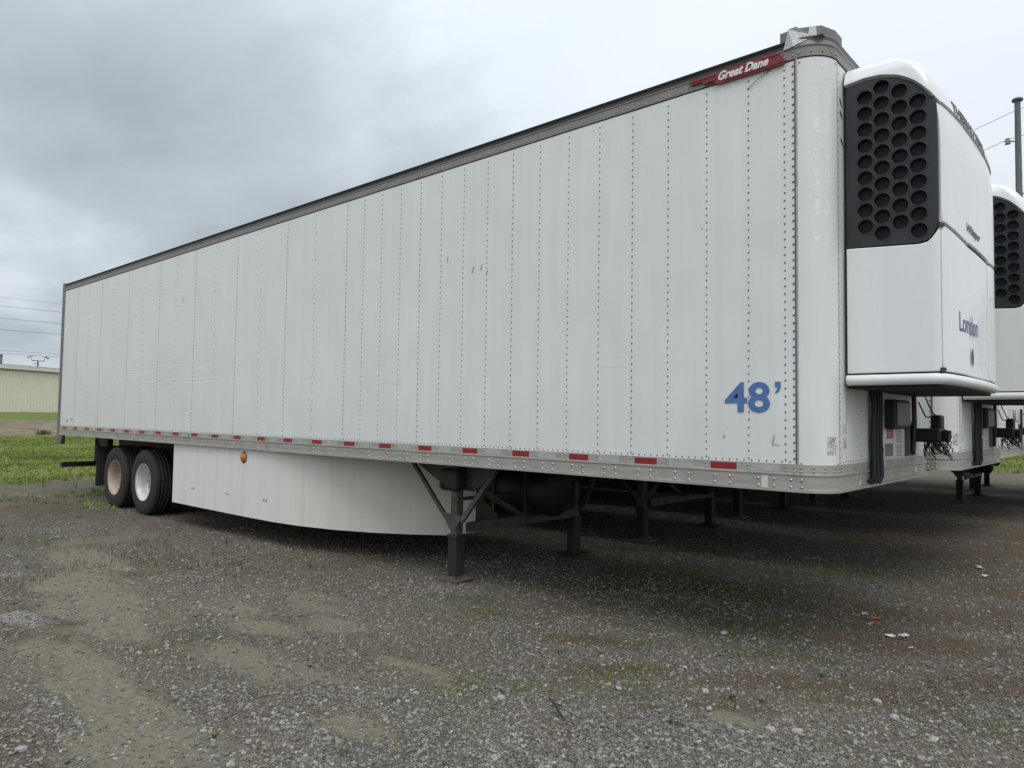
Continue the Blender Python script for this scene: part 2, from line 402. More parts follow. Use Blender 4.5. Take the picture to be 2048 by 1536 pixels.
# centres and radii in metres on the ground (x, y, rx, ry, angle)
SAND = [(-3.3,-3.0,1.15,.42,-0.01), (-4.35,-2.45,.62,.36,-0.07), (-2.55,-3.15,.85,.34,0.00), (-2.05,-3.3,.5,.2,0.00), (-3.0,-2.25,.62,.24,0.02), (-5.3,-2.3,.9,.5,-0.07), (-3.55,-1.75,.55,.25,0.04),
        (-2.5,-2.0,.42,.17,0.07), (-2.1,-1.55,.4,.13,0.11), (-6.2,-2.2,.9,.5,-0.10), (-4.2,-1.6,.5,.25,0.00), (-.25,-.85,.26,.12,0.07), (-3.9,-1.1,.7,.25,0.04), (-3.2,-1.3,.4,.2,0.04), (-1.6,-2.35,.3,.12,0.04), (-7.2,-1.8,.9,.4,-0.03)]
GRAV = [(-3.55,-2.75,.85,.10,0.02), (-2.75,-2.75,.75,.13,0.04), (-3.2,-2.6,.45,.13,0.00), (-2.2,-2.65,.6,.12,0.00), (-3.1,-3.35,.5,.09,0.04), (-2.65,-1.75,.7,.22,0.04)]
PALE = [(-5.15,-2.95,.30,.17,.2), (-6.9,-2.55,.22,.14,.2), (-5.8,-3.2,.35,.14,.2), (-6.3,-3.1,.3,.12,.2)]
BROWN = [(-2.75,-3.75,.9,.28,.15), (-3.2,-3.65,.5,.2,.2), (-2.2,-3.8,.7,.16,.2), (-.5,1.7,1.5,.42,.75), (.15,1.3,.9,.32,.7), (.6,.5,.9,.25,.8), (.45,2.6,1.0,.3,.8), (-.2,-.1,.5,.15,.6), (.9,4.2,1.2,.5,.8), (.3,.0,.4,.12,.7),
         (-12.5,-1.0,1.5,.8,0), (-.35,-.75,.32,.08,.6), (-1.1,-.65,.5,.12,.6), (0.0,6.2,1.3,.6,.7), (-1.6,-.3,.4,.15,.5)]
GREEN = [(-3.1,-.1,.6,.22,.4), (-2.6,-.25,.35,.14,.4), (-.9,.9,1.1,.33,.7), (-1.6,1.8,1.4,.5,.7), (-2.3,1.1,.9,.35,.6), (-1.4,-.1,.5,.16,.6), (-.5,.35,.5,.14,.6), (-.62,-.5,.25,.09,.6), (-4.6,-2.4,.35,.14,.2), (-3.1,3.4,1.2,.4,.6), (-9.0,-1.9,1.0,.5,0), (-11,-3,2,.8,0),(-14,-2.5,2,1.0,0), (-1.0,3.6,1.0,.3,.7)]
def zones(x, y):
    s = np.zeros_like(x); g = s.copy(); p = s.copy(); b = s.copy(); gr = s.copy()
    for i, q in enumerate(SAND): s = np.maximum(s, blob(x, y, *q, seed=i))
    for i, q in enumerate(GRAV): g = np.maximum(g, blob(x, y, *q, seed=i+30))
    for i, q in enumerate(PALE): p = np.maximum(p, blob(x, y, *q, seed=i+60))
    for i, q in enumerate(BROWN): b = np.maximum(b, blob(x, y, *q, seed=i+90))
    for i, q in enumerate(GREEN): gr = np.maximum(gr, blob(x, y, *q, seed=i+120))
    s = np.maximum(s, 0.75*sstep(0.60, 0.72, fbm(x, y, 0.9, 4, 300))*sstep(0, -2, y+0.25*x+1.0)*0.8)
    s = np.clip(s*(1-g), 0, 1)
    b = np.maximum(b, 0.7*sstep(0.58, 0.70, fbm(x, y, 0.8, 4, 400)))*(1-s)
    gr = np.maximum(gr*0.8, 0.6*sstep(0.62, 0.74, fbm(x, y, 1.1, 4, 500)))*(1-s)
    turf = sstep(-1.4, 1.4, (-(x+17.8)+(fbm(x, y, 0.5, 5, 600)-0.5)*8.0)/2)
    turf = np.maximum(turf, sstep(24.0, 28.0, y+(fbm(x, y, 0.7, 3, 610)-0.5)*2.5+np.clip(-(x+6), 0, 10)*0.0))
    d = np.hypot(x-1.5, y+4.7)
    road = sstep(45, 47.5, d+(fbm(x, y, 0.3, 3, 700)-0.5)*6)*sstep(66, 62, d+(fbm(x, y, 0.3, 3, 710)-0.5)*6)*(x < -20)
    return s, b, gr, p, turf, road
def axis(lo, hi, step, far, k=1.13):
    a = list(np.arange(lo, hi+1e-6, step)); s = step; q = hi
    while q < far: s *= k; q += s; a.append(q)
    s = step; q = lo; pre = []
    while q > -far: s *= k; q -= s; pre.append(q)
    return np.array(pre[::-1]+a)
ax = axis(-8.0, 2.6, 0.045, 2500); ay = axis(-4.6, 5.4, 0.045, 2500)
gx, gy = np.meshgrid(ax, ay)
def relief(x, y): return (fbm(x, y, 0.7, 3, 50)-0.5)*0.05+(fbm(x, y, 5, 3, 60)-0.5)*0.016
gz = terrain(gx, gy)+relief(gx, gy)*(np.hypot(gx, gy) < 60)
zs, zb, zg, zp, zt, zr = zones(gx, gy)
gz = gz-0.012*zs*(np.hypot(gx, gy) < 30)
nx, ny = len(ax), len(ay)
V = np.stack([gx.ravel(), gy.ravel(), gz.ravel()], 1)
i0 = (np.arange(ny-1)[:, None]*nx+np.arange(nx-1)[None]).ravel()
F = np.stack([i0, i0+1, i0+nx+1, i0+nx], 1)
me = bpy.data.meshes.new('ground'); me.vertices.add(len(V)); me.vertices.foreach_set('co', V.ravel())
me.loops.add(F.size); me.loops.foreach_set('vertex_index', F.ravel().astype(np.int32)); me.polygons.add(len(F))
me.polygons.foreach_set('loop_start', (np.arange(len(F))*4).astype(np.int32)); me.polygons.foreach_set('loop_total', np.full(len(F), 4, np.int32)); me.polygons.foreach_set('use_smooth', np.ones(len(F), bool))
me.update(calc_edges=True)
def attr(me, name, r, g, b, a):
    at = me.color_attributes.new(name, 'FLOAT_COLOR', 'POINT'); at.data.foreach_set('color', np.stack([r.ravel(), g.ravel(), b.ravel(), a.ravel()], 1).astype(np.float32).ravel())
attr(me, 'zone', zs, zb, zg, zp*0+1); attr(me, 'zone2', zp, zt, zr, zp*0+1)

def ground_mat():
    t = NT('gravel_yard'); P = t.pos()
    def att(n):
        a = t.n('ShaderNodeAttribute', attribute_name=n); s = t.n('ShaderNodeSeparateColor'); t.L.new(a.outputs['Color'], s.inputs[0]); return s.outputs
    sand, brown, green = att('zone'); pale, turf, road = att('zone2')
    brk = t.noise(P, 14, 6, 0.7)
    def soft(m, w=0.5): return t.rng(t.math('ADD', m, t.math('MULTIPLY', t.math('SUBTRACT', brk, 0.5), 1.9)), 0.25, 0.8)
    big = t.noise(P, 0.7, 5); fine = t.noise(P, 55, 7, 0.75); mid = t.noise(P, 9, 5, 0.6)
    v1 = t.n('ShaderNodeTexVoronoi'); t.L.new(P, v1.inputs['Vector']); v1.inputs['Scale'].default_value = 52; v1.inputs['Randomness'].default_value = 1
    v2 = t.n('ShaderNodeTexVoronoi'); t.L.new(t.map(P, loc=(3, 7, 1)), v2.inputs['Vector']); v2.inputs['Scale'].default_value = 95
    sc1 = t.n('ShaderNodeSeparateColor'); t.L.new(v1.outputs['Color'], sc1.inputs[0]); sc2 = t.n('ShaderNodeSeparateColor'); t.L.new(v2.outputs['Color'], sc2.inputs[0])
    g1 = t.ramp(sc1.outputs[0], (0.0, (0.078, 0.068, 0.058)), (0.45, (0.172, 0.155, 0.136)), (0.8, (0.27, 0.25, 0.222)), (1.0, (0.34, 0.33, 0.30)))
    g2 = t.ramp(sc2.outputs[0], (0.0, (0.075, 0.064, 0.050)), (0.6, (0.182, 0.162, 0.131)), (1.0, (0.29, 0.265, 0.225)))
    c = t.mix(t.rng(mid, 0.42, 0.58), g2, g1)
    c = t.mix(t.rng(v1.outputs['Distance'], 0.28, 0.62, 0, 0.9), c, (0.040, 0.035, 0.029, 1))  # shade in the gaps between stones, painted in as near-black
    c = t.mix(t.rng(big, 0.3, 0.7, 0.18, 0.68), c, (0.165, 0.143, 0.094, 1))
    # silty flats
    sc = t.mix(t.rng(fine, 0.3, 0.7), (0.155, 0.142, 0.100, 1), (0.25, 0.23, 0.172, 1)); sc = t.mix(t.rng(mid, 0.35, 0.65, 0, 0.45), sc, (0.145, 0.145, 0.088, 1))
    c = t.mix(t.math('MULTIPLY', soft(sand), t.rng(t.noise(P, 24, 5, 0.7), 0.38, 0.56, 0.35, 0.95)), c, sc)
    bc = t.mix(t.rng(fine, 0.35, 0.68), (0.062, 0.044, 0.027, 1), (0.165, 0.118, 0.073, 1))
    c = t.mix(t.math('MULTIPLY', soft(brown), 0.72), c, bc)
    gc = t.mix(t.rng(fine, 0.35, 0.68), (0.042, 0.048, 0.019, 1), (0.115, 0.12, 0.052, 1))
    c = t.mix(t.math('MULTIPLY', soft(green), 0.62), c, gc)
    c = t.mix(t.math('MULTIPLY', soft(pale), 0.8), c, (0.27, 0.265, 0.24, 1))
    tg = t.mix(t.rng(t.noise(P, 2.2, 7, 0.65), 0.35, 0.68), (0.085, 0.118, 0.020, 1), (0.20, 0.245, 0.050, 1)); tg = t.mix(t.rng(t.noise(P, 0.35, 4), 0.35, 0.7, 0, 0.6), tg, (0.10, 0.115, 0.038, 1))
    c = t.mix(soft(turf), c, tg)
    c = t.mix(road, c, t.mix(t.rng(t.noise(t.map(P, (0.5, 2.0, 1)), 1.0, 6), 0.35, 0.65), (0.15, 0.115, 0.08, 1), (0.25, 0.205, 0.15, 1)))
    t.set(c, 0.9, 0, 0.25)
    hard = t.math('SUBTRACT', 1.0, t.math('MULTIPLY', soft(sand), 0.85))
    h = t.math('ADD', t.math('MULTIPLY', t.math('SUBTRACT', 1.0, v1.outputs['Distance']), t.math('MULTIPLY', hard, 0.9)), t.math('MULTIPLY', fine, 0.55))
    h = t.math('ADD', h, t.math('MULTIPLY', t.math('SUBTRACT', 1.0, v2.outputs['Distance']), t.math('MULTIPLY', hard, 0.45)))
    t.bump(h, 0.8, 0.016); return t.m
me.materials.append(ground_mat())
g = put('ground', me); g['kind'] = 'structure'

# ------------------------------------------------------------------ scatter (gravel, grass, litter)
def scatter(name, sources, P, rot, scl, idx, tint, parent=None):
    col = bpy.data.collections.new(name+'_pieces')
    for i, s in enumerate(sources):
        o = bpy.data.objects.new('%s_piece_%02d' % (name, i), s); col.objects.link(o)
    me = bpy.data.meshes.new(name); me.vertices.add(len(P)); me.vertices.foreach_set('co', np.asarray(P, np.float32).ravel())
    for n, typ, arr in (('rot', 'FLOAT_VECTOR', rot), ('scl', 'FLOAT_VECTOR', scl)):
        a = me.attributes.new(n, typ, 'POINT'); a.data.foreach_set('vector', np.asarray(arr, np.float32).ravel())
    a = me.attributes.new('idx', 'INT', 'POINT'); a.data.foreach_set('value', np.asarray(idx, np.int32))
    a = me.attributes.new('tint', 'FLOAT', 'POINT'); a.data.foreach_set('value', np.asarray(tint, np.float32))
    ng = bpy.data.node_groups.new(name, 'GeometryNodeTree')
    ng.interface.new_socket('Geometry', in_out='INPUT', socket_type='NodeSocketGeometry'); ng.interface.new_socket('Geometry', in_out='OUTPUT', socket_type='NodeSocketGeometry')
    gi = ng.nodes.new('NodeGroupInput'); go = ng.nodes.new('NodeGroupOutput'); ip = ng.nodes.new('GeometryNodeInstanceOnPoints'); ci = ng.nodes.new('GeometryNodeCollectionInfo')
    ci.inputs['Collection'].default_value = col; ci.inputs['Separate Children'].default_value = True; ci.inputs['Reset Children'].default_value = True
    def na(n, t):
        q = ng.nodes.new('GeometryNodeInputNamedAttribute'); q.data_type = t; q.inputs['Name'].default_value = n; return q.outputs['Attribute']
    ip.inputs['Pick Instance'].default_value = True
    l = ng.links; l.new(gi.outputs[0], ip.inputs['Points']); l.new(ci.outputs[0], ip.inputs['Instance']); l.new(na('idx', 'INT'), ip.inputs['Instance Index'])
    er = ng.nodes.new('FunctionNodeEulerToRotation'); l.new(na('rot', 'FLOAT_VECTOR'), er.inputs[0]); l.new(er.outputs[0], ip.inputs['Rotation'])
    l.new(na('scl', 'FLOAT_VECTOR'), ip.inputs['Scale']); l.new(ip.outputs[0], go.inputs[0])
    o = put(name, me, parent); o['kind'] = 'stuff'; md = o.modifiers.new('scatter', 'NODES'); md.node_group = ng
    return o
def tinted(name, ramp, rough=0.85, spec=0.3, bump=0.0, objcol=False):
    t = NT(name); a = t.n('ShaderNodeAttribute', attribute_type='INSTANCER', attribute_name='tint'); n = t.noise(t.obj(), 2.5, 4)
    c = t.ramp(a.outputs['Fac'], *ramp); c = t.mix(1.0, c, t.rng(n, 0.3, 0.7, 0.72, 1.22), 'MULTIPLY'); t.set(c, rough, 0, spec); return t.m
M['stone'] = tinted('gravel_stone', ((0.0, (0.062, 0.055, 0.050)), (0.35, (0.16, 0.146, 0.132)), (0.6, (0.245, 0.227, 0.208)), (0.85, (0.33, 0.312, 0.288)), (1.0, (0.42, 0.41, 0.385))))
def stone(seed):
    r = random.Random(seed); bm = bmesh.new(); bmesh.ops.create_icosphere(bm, subdivisions=1, radius=1)
    for q in bm.verts: q.co *= r.uniform(0.62, 1.15)
    ax_ = [Vector((r.gauss(0, 1), r.gauss(0, 1), r.gauss(0, 1))).normalized() for _ in range(4)]
    for q in bm.verts:
        for a in ax_:
            d = q.co.dot(a)
            if d > 0.62: q.co -= a*(d-0.62)
    m_ = bpy.data.meshes.new('stone'); bm.to_mesh(m_); bm.free(); m_.materials.append(M['stone']); return m_
stones = [stone(i) for i in range(8)]
CX, CY = 1.5564, -4.6732
def polar(n, d0, d1, a0, a1, p=1.0):
    u = rng.random(n); d = d0*(d1/d0)**(u**p); a = math.radians(a0)+rng.random(n)*math.radians(a1-a0)
    return CX+d*np.cos(a), CY+d*np.sin(a), d
def stone_field(name, n, d0, d1, a0, a1, smin, smax, keep, p=1.0, bright=0.0):
    x, y, d = polar(n, d0, d1, a0, a1, p); s, b, gr, pl, tu, rd = zones(x, y)
    dens = 1-0.80*s-0.45*b-0.45*gr; dens = dens*(1-tu)*(0.35+0.9*fbm(x, y, 1.3, 4, 800)); dens = np.clip(dens, 0.02, 1)
    k = rng.random(n) < dens*keep; x, y, d = x[k], y[k], d[k]; n = len(x)
    size = smin+(smax-smin)*rng.random(n)**3.2; size *= np.clip(0.75+0.5*fbm(x, y, 0.9, 3, 820), 0.8, 1.3)
    sc = np.stack([size*(0.8+0.5*rng.random(n)), size*(0.7+0.4*rng.random(n)), size*(0.35+0.3*rng.random(n))], 1)
    z = terrain(x, y)+relief(x, y)-0.012*zones_s(x, y)+sc[:, 2]*0.25
    rot = np.stack([rng.normal(0, 0.28, n), rng.normal(0, 0.28, n), rng.random(n)*6.28], 1)
    tint = np.clip(rng.beta(2.0, 3.0, n)+bright+0.22*(fbm(x, y, 1.7, 3, 850)-0.5), 0, 1)
    return scatter(name, stones, np.stack([x, y, z], 1), rot, sc, rng.integers(0, 8, n), tint)
def zones_s(x, y): return zones(x, y)[0]
stone_field('gravel', 270000, 2.1, 7.0, 75, 185, 0.0040, 0.0165, 1.0, 0.9, 0.03)
stone_field('gravel', 120000, 6.5, 17, 80, 178, 0.008, 0.021, 1.0, 0.9, 0.03)
stone_field('gravel', 7000, 2.1, 9.0, 75, 185, 0.014, 0.030, 0.5, 0.9, 0.06)

# grass blades in tufts
def tuft(seed, nb, h, spread, wdt):
    r = random.Random(seed); mb = MB()
    for i in range(nb):
        a = r.uniform(0, 2*PI); b = Vector((math.cos(a), math.sin(a), 0)); base = b*r.uniform(0, spread*0.4); hh = h*r.uniform(0.5, 1.1); lean = b*r.uniform(0.1, 0.75)*hh; w_ = Vector((-b.y, b.x, 0))*wdt
        p1 = base+lean*0.35+Vector((0, 0, hh*0.6)); p2 = base+lean+Vector((0, 0, hh*r.uniform(0.75, 1)))
        mb.add([base-w_, base+w_, p1+w_*0.8, p1-w_*0.8, p2], [(0, 1, 2, 3), (3, 2, 4)])
    return mb
M['grass'] = tinted('grass_blades', ((0.0, (0.080, 0.12, 0.018)), (0.45, (0.19, 0.25, 0.045)), (0.8, (0.29, 0.34, 0.085)), (1.0, (0.38, 0.35, 0.18))), 0.6, 0.3)
M['drygrass'] = tinted('dry_stalks', ((0.0, (0.035, 0.028, 0.02)), (0.6, (0.09, 0.07, 0.045)), (1.0, (0.20, 0.165, 0.11))), 0.8, 0.2)
tufts = [tuft(i, 9, 1.0, 1.0, 0.045).mesh('tuft', 'grass') for i in range(5)]
dtufts = [tuft(i+20, 5, 1.0, 1.6, 0.03).mesh('tuft', 'drygrass') for i in range(4)]
def grass_field(name, src, x, y, h, spread=1.0, tb=0.0, lay=0.0):
    n = len(x); hh = h*(0.55+0.9*rng.random(n)); z = terrain(x, y)+relief(x, y)*(np.hypot(x, y) < 60)-0.004
    sc = np.stack([hh*spread]*2+[hh], 1); rot = np.stack([rng.normal(0, 0.15+lay, n), rng.normal(0, 0.15+lay, n), rng.random(n)*6.28], 1)
    tint = np.clip(0.45+tb+0.5*(fbm(x, y, 0.6, 4, 900)-0.5)*2+rng.normal(0, 0.16, n), 0, 1)
    return scatter(name, src, np.stack([x, y, z], 1), rot, sc, rng.integers(0, len(src), n), tint)
x, y, d = polar(110000, 13.5, 46, 150, 176, 0.9); tu = zones(x, y); k = (rng.random(len(x)) < (tu[4]**1.4*(0.55+0.45*fbm(x, y, 0.8, 3, 905)*1.6)+0.07*sstep(0.45, 0.62, fbm(x, y, 0.9, 4, 907))*(x < -11.5))*(1-tu[5])); grass_field('grass', tufts, x[k], y[k], 0.062, 1.5)
x, y, d = polar(20000, 26, 44, 84, 132, 0.9); tu = zones(x, y); k = rng.random(len(x)) < tu[4]; grass_field('grass', tufts, x[k], y[k], 0.11, 1.25)
# sparse green shoots and dead stalks in the gravel
x, y, d = polar(60000, 2.3, 12, 78, 184, 0.9); z_ = zones(x, y); k = rng.random(len(x)) < (z_[2]*0.5+0.004)*(1-z_[0]); grass_field('ground_cover', tufts, x[k], y[k], 0.018, 1.5)
x, y, d = polar(90000, 2.3, 13, 78, 184, 0.9); z_ = zones(x, y); k = rng.random(len(x)) < (z_[1]*0.6+0.02)*(1-z_[0]*0.9); grass_field('dead_grass', dtufts, x[k], y[k], 0.013, 2.6, -0.05, 0.25)
x, y, d = polar(2600, 8, 17, 146, 178, 1.0); k = rng.random(len(x)) < 0.12+0.8*sstep(0.5, 0.65, fbm(x, y, 0.9, 3, 930)); k &= y < -0.25; grass_field('dry_weeds', dtufts, x[k], y[k], 0.075, 0.55, -0.35)
x, y, d = polar(700, 5, 12, 80, 104, 1.0); k = rng.random(len(x)) < 0.12; grass_field('dry_weeds', dtufts, x[k], y[k], 0.07, 0.5, -0.3)
# clods and weeds along the turf edge
x, y, d = polar(900, 18, 34, 160, 176, 1.0); k = rng.random(len(x)) < 0.25; grass_field('tall_weeds', tufts, x[k], y[k], 0.2, 0.8, 0.25)

# ------------------------------------------------------------------ trailer
ZB, ZW, ZT, LEN, WID, RAD = 1.161, 3.98, 4.11, 14.55, 2.59, 0.197
ZR = 1.333
COLS_F = [-0.209-0.3066*i for i in range(1, 17)]            # 12-inch posts of the front section
COLS_F = [-0.514-0.3066*i for i in range(16)]
COLS_R = [-5.115-0.6115*i for i in range(1, 15)]
SEAMS = [-0.203, -1.437, -2.674, -3.898, -5.115, -6.345, -7.575, -8.80, -10.03, -11.26, -12.49, -13.70, -14.47]

def corner_pt(a, o=0.0, near=True):
    """a: 0 on the side plane .. pi/2 on the front plane"""
    x = -RAD+(RAD+o)*math.sin(a); y = RAD-(RAD+o)*math.cos(a)
    return Vector((x, y if near else WID-y, 0))
def rail_sweep(mb, prof, mi=0, x_rear=-LEN+0.09):
    """prof: list of (offset, z) swept along near side, corner, front, corner, far side"""
    path = [(Vector((x_rear, 0, 0)), Vector((0, -1, 0))), (Vector((-RAD, 0, 0)), Vector((0, -1, 0)))]
    for i in range(1, 9):
        a = PI/2*i/8; path.append((corner_pt(a), Vector((math.sin(a), -math.cos(a), 0))))
    for i in range(8, 0, -1):
        a = PI/2*i/8; path.append((corner_pt(a, 0, False), Vector((math.sin(a), math.cos(a), 0))))
    path += [(Vector((-RAD, WID, 0)), Vector((0, 1, 0))), (Vector((x_rear, WID, 0)), Vector((0, 1, 0)))]
    return path
PATH = rail_sweep(None, None)
def sweep(mb, prof, i0, i1, mi=0, smooth=False):
    """profile as separate strips so creases stay crisp"""
    for (o0, z0), (o1, z1) in zip(prof[:-1], prof[1:]):
        rows = [[p+n*o+Vector((0, 0, z)) for p, n in PATH[i0:i1]] for o, z in ((o0, z0), (o1, z1))]
        mb.grid(rows, mi, True)
    for k in (i0, i1-1):
        p, n = PATH[k]; pts = [p+n*o+Vector((0, 0, z)) for o, z in prof]; mb.add(pts, [tuple(range(len(pts)))], False, mi)

# --- refrigeration unit surface
ctrl = [(0.02, 0.30), (0.20, 0.30), (0.42, 0.30), (0.51, 0.30), (0.545, 0.30), (0.562, 0.322), (0.576, 0.42), (0.590, 0.60), (0.603, 0.85), (0.608, 1.20)]
ctrl = ctrl+[(a, 2.40-b) for a, b in ctrl[-2::-1]]      # the unit sits a little towards the near side
pl = [Vector((a, b)) for a, b in ctrl]
for _ in range(3):
    q = [pl[0]]
    for a, b in zip(pl[:-1], pl[1:]): q += [a*0.75+b*0.25, a*0.25+b*0.75]
    q.append(pl[-1]); pl = q
cum = [0]
for a, b in zip(pl[:-1], pl[1:]): cum.append(cum[-1]+(b-a).length)
SL = cum[-1]; cum = np.array(cum); plx = np.array([p.x for p in pl]); ply = np.array([p.y for p in pl])
HZ = [1.5, 3.25, 3.42, 3.56, 3.68, 3.78, 3.855, 3.91, 3.95, 3.978, 3.995]
HX = [1.0, 1.0, 0.995, 0.972, 0.928, 0.858, 0.765, 0.64, 0.48, 0.32, 0.12]
HI = [0, 0, 0, 0, 0.002, 0.008, 0.02, 0.05, 0.10, 0.17, 0.32]
def surf0(s, z):
    x = np.interp(s, cum, plx); y = np.interp(s, cum, ply); fx = np.interp(z, HZ, HX); iy = np.interp(z, HZ, HI)
    return Vector((x*fx, 1.20+(y-1.20)*(1-iy/0.90), z))
def surf(s, z, o=0.0):
    p = surf0(s, z)
    if o:
        e = 0.006; n = (surf0(min(s+e, SL), z)-surf0(max(s-e, 0), z)).cross(surf0(s, z+e)-surf0(s, z-e))
        p = p+n.normalized()*o
    return p
def s_of_y(Y): return float(np.interp(Y, ply, cum))
def s_of_x(X): return float(np.interp(X, plx[:len(plx)//2], cum[:len(cum)//2]))
def patch(mb, s0, s1, zlo, zhi, o=0.012, t=0.02, ns=16, nz=14, mi=0, rnd=0.006):
    f0 = zlo if callable(zlo) else (lambda s: zlo); f1 = zhi if callable(zhi) else (lambda s: zhi)
    ss = np.linspace(s0, s1, ns+1)
    def ring(oo, ins):
        rows = []
        sa = np.linspace(s0+ins, s1-ins, ns+1)
        for k in range(nz+1):
            rows.append([surf(s, (f0(s)+ins)*(1-k/nz)+(f1(s)-ins)*k/nz, oo) for s in sa])
        return rows
    A = ring(o, rnd); mb.grid(A, mi, True)
    def border(R): return R[0]+[r[-1] for r in R[1:]]+R[-1][::-1][1:]+[r[0] for r in R[::-1][1:-1]]
    B = ring(o-rnd*0.8, 0.0); D = ring(o-t, 0.0)
    b1, b2, b3 = border(A), border(B), border(D)
    mb.grid([b1, b2], mi, True, True); mb.grid([b2, b3], mi, False, True)
def lip(s):
    x = float(np.interp(s, cum, plx)); z = 3.42
    if x > 0.556: return LIP_END
    for _ in range(25): z = 0.5*z+0.5*float(np.interp(x*np.interp(z, HZ, HX), [0.02, 0.14, 0.235, 0.33, 0.42, 0.48, 0.525, 0.545, 0.60], [3.838, 3.852, 3.846, 3.815, 3.762, 3.70, 3.625, 3.55, 3.48]))
    return z
LIP_END = 3.4
LIP_END = lip(s_of_x(0.5559))
S_G = s_of_x(0.556)          # grille / corner boundary along the outline
S_D = s_of_y(0.84)           # vertical seam of the front door
def lowtop(s):               # top edge of the lower side door
    x = np.interp(s, cum, plx); return float(np.interp(x, [0.02, 0.45, 0.50, 0.53, 0.56], [2.742, 2.712, 2.722, 2.755, 2.81]))

def build_unit(root):
    u = thing_part = MB()
    # dark carcass just inside the mouldings
    rows = [[surf(s, z, -0.022) for s in np.linspace(0, SL, 60)] for z in np.linspace(1.83, 3.96, 24)]
    u.grid(rows, 0, True); u.add(rows[0], [tuple(range(60))], False, 0); u.add(rows[-1], [tuple(range(60))], False, 0)
    U = u.build('refrigeration_unit', 'grille_back', root)
    # grille with real openings
    z_top = lambda x: float(np.interp(x, [0.02, 0.14, 0.235, 0.33, 0.42, 0.48, 0.53, 0.552], [3.838, 3.852, 3.846, 3.815, 3.762, 3.70, 3.615, 3.55]))
    z_low = lambda x: float(np.interp(x, [0.02, 0.45, 0.50, 0.525, 0.54, 0.552], [2.748, 2.72, 2.735, 2.765, 2.80, 2.86]))
    xs = [0.024, 0.14, 0.263, 0.36, 0.435, 0.47, 0.50, 0.52, 0.535, 0.548]
    outer = [(a, z_low(a)+0.004) for a in xs]+[(0.551, 2.95), (0.551, 3.3)]+[(a, z_top(a)) for a in xs[::-1]]
    cols = [(0.140, 3.720, 2.871, 9), (0.240, 3.762, 2.815, 10), (0.344, 3.706, 2.867, 9), (0.448, 3.612, 2.798, 9)]
    holes = [(cx_, zt+(zb_-zt)*i/(n-1)) for cx_, zt, zb_, n in cols for i in range(n)]
    circ = [[(hx+0.0500*math.cos(2*PI*k/28), hz+0.0475*math.sin(2*PI*k/28)) for k in range(28)][::-1] for hx, hz in holes]
    gm = curve_mesh([outer]+circ, 0.016, 0.003, 'grille')
    def onside(x, z, w): return (x, 0.318-w, z)
    for side in (0, 1):
        g_ = gm.copy(); remap(g_, (lambda a, b, c: (lambda q: (q[0], q[1] if side == 0 else 2.40-q[1], q[2]))(onside(a, b, c))), 'grille_plastic')
        g_.polygons.foreach_set('use_smooth', [False]*len(g_.polygons)); put('grille', g_, U)
        if side == 0:      # cup behind every hole
            cup = MB()
            for hx, hz in holes:
                cup.lathe([(0.0495, -0.03), (0.046, 0.0), (0.040, 0.035), (0.0, 0.038)], 20, Vector((hx, 0.335, hz)), 'Y')
            cup.build('grille_cups', 'grille_back', U, True)
    lb = MB().lathe([(0.0, 0), (0.014, 0.0), (0.014, 0.006), (0.006, 0.009), (0.0, 0.009)], 14, Vector((0.455, 0.338, 2.905)), 'Y'); lb.build('grille_latch', 'bolt_metal', U)
    # raised rims round the openings
    rm = MB()
    for hx, hz in holes:
        pts = [(hx+0.0515*math.cos(2*PI*k/20), hz+0.049*math.sin(2*PI*k/20)) for k in range(21)]
        rm.tube([Vector(onside(a, b, 0.0345)) for a, b in pts], 0.0022, 5, cap=False)
    rm.build('grille_rims', 'grille_plastic', U, True)
    for side in (0, 1):
        def P(mb, a, b, *k, **kw):
            if side == 0: patch(mb, a, b, *k, **kw)
            else:
                zl, zh = k; fl = (lambda s: zl(SL-s)) if callable(zl) else zl; fh = (lambda s: zh(SL-s)) if callable(zh) else zh
                patch(mb, SL-b, SL-a, fl, fh, **kw)
        mb = MB(); P(mb, 0.004, S_G-0.003, 1.925, lowtop, ns=26, nz=14); mb.build('side_door', 'unit', U)
        mb = MB(); P(mb, S_G+0.004, S_D-0.003, 1.925, lambda s: 2.822-0.05*((s-S_G)/(S_D-S_G)), ns=22, nz=12); mb.build('front_corner_panel', 'unit', U)
        mb = MB(); P(mb, S_G+0.004, S_D+0.004, lambda s: 2.838-0.05*((s-S_G)/(S_D-S_G)), lambda s: LIP_END-0.012, ns=22, nz=12, o=0.014); mb.build('upper_corner_panel', 'unit', U)
    mb = MB(); patch(mb, S_D+0.006, SL-S_D-0.006, 1.925, 2.78, o=0.004, ns=12, nz=8); mb.build('front_door', 'unit', U)
    mb = MB(); patch(mb, S_D+0.008, SL-S_D-0.008, 2.80, LIP_END-0.012, o=0.012, ns=12, nz=8); mb.build('front_grille_cover', 'unit', U)
    # cap
    cap = MB(); ss = np.linspace(0, SL, 110)
    z1 = 3.995; rows = []
    for k in range(19):
        t = k/18; rows.append([surf(s, (lip(s)-0.004)*(1-t)+z1*t, 0.026) for s in ss])
    under = [surf(s, lip(s)-0.006, 0.018) for s in ss]; under2 = [surf(s, lip(s)-0.004, -0.03) for s in ss]
    cap.grid([under2, under, rows[0]], 0, True); cap.grid(rows, 0, True)
    mid = [Vector((max(p.x*0.6, 0.0), 1.20+(p.y-1.20)*0.7, p.z+0.014)) for p in rows[-1]]; mid2 = [Vector((max(p.x*0.1, 0.0), 1.20+(p.y-1.20)*0.2, p.z+0.018)) for p in rows[-1]]
    cap.grid([rows[-1], mid, mid2], 0, True); cap.build('top_cap', 'unit', U)
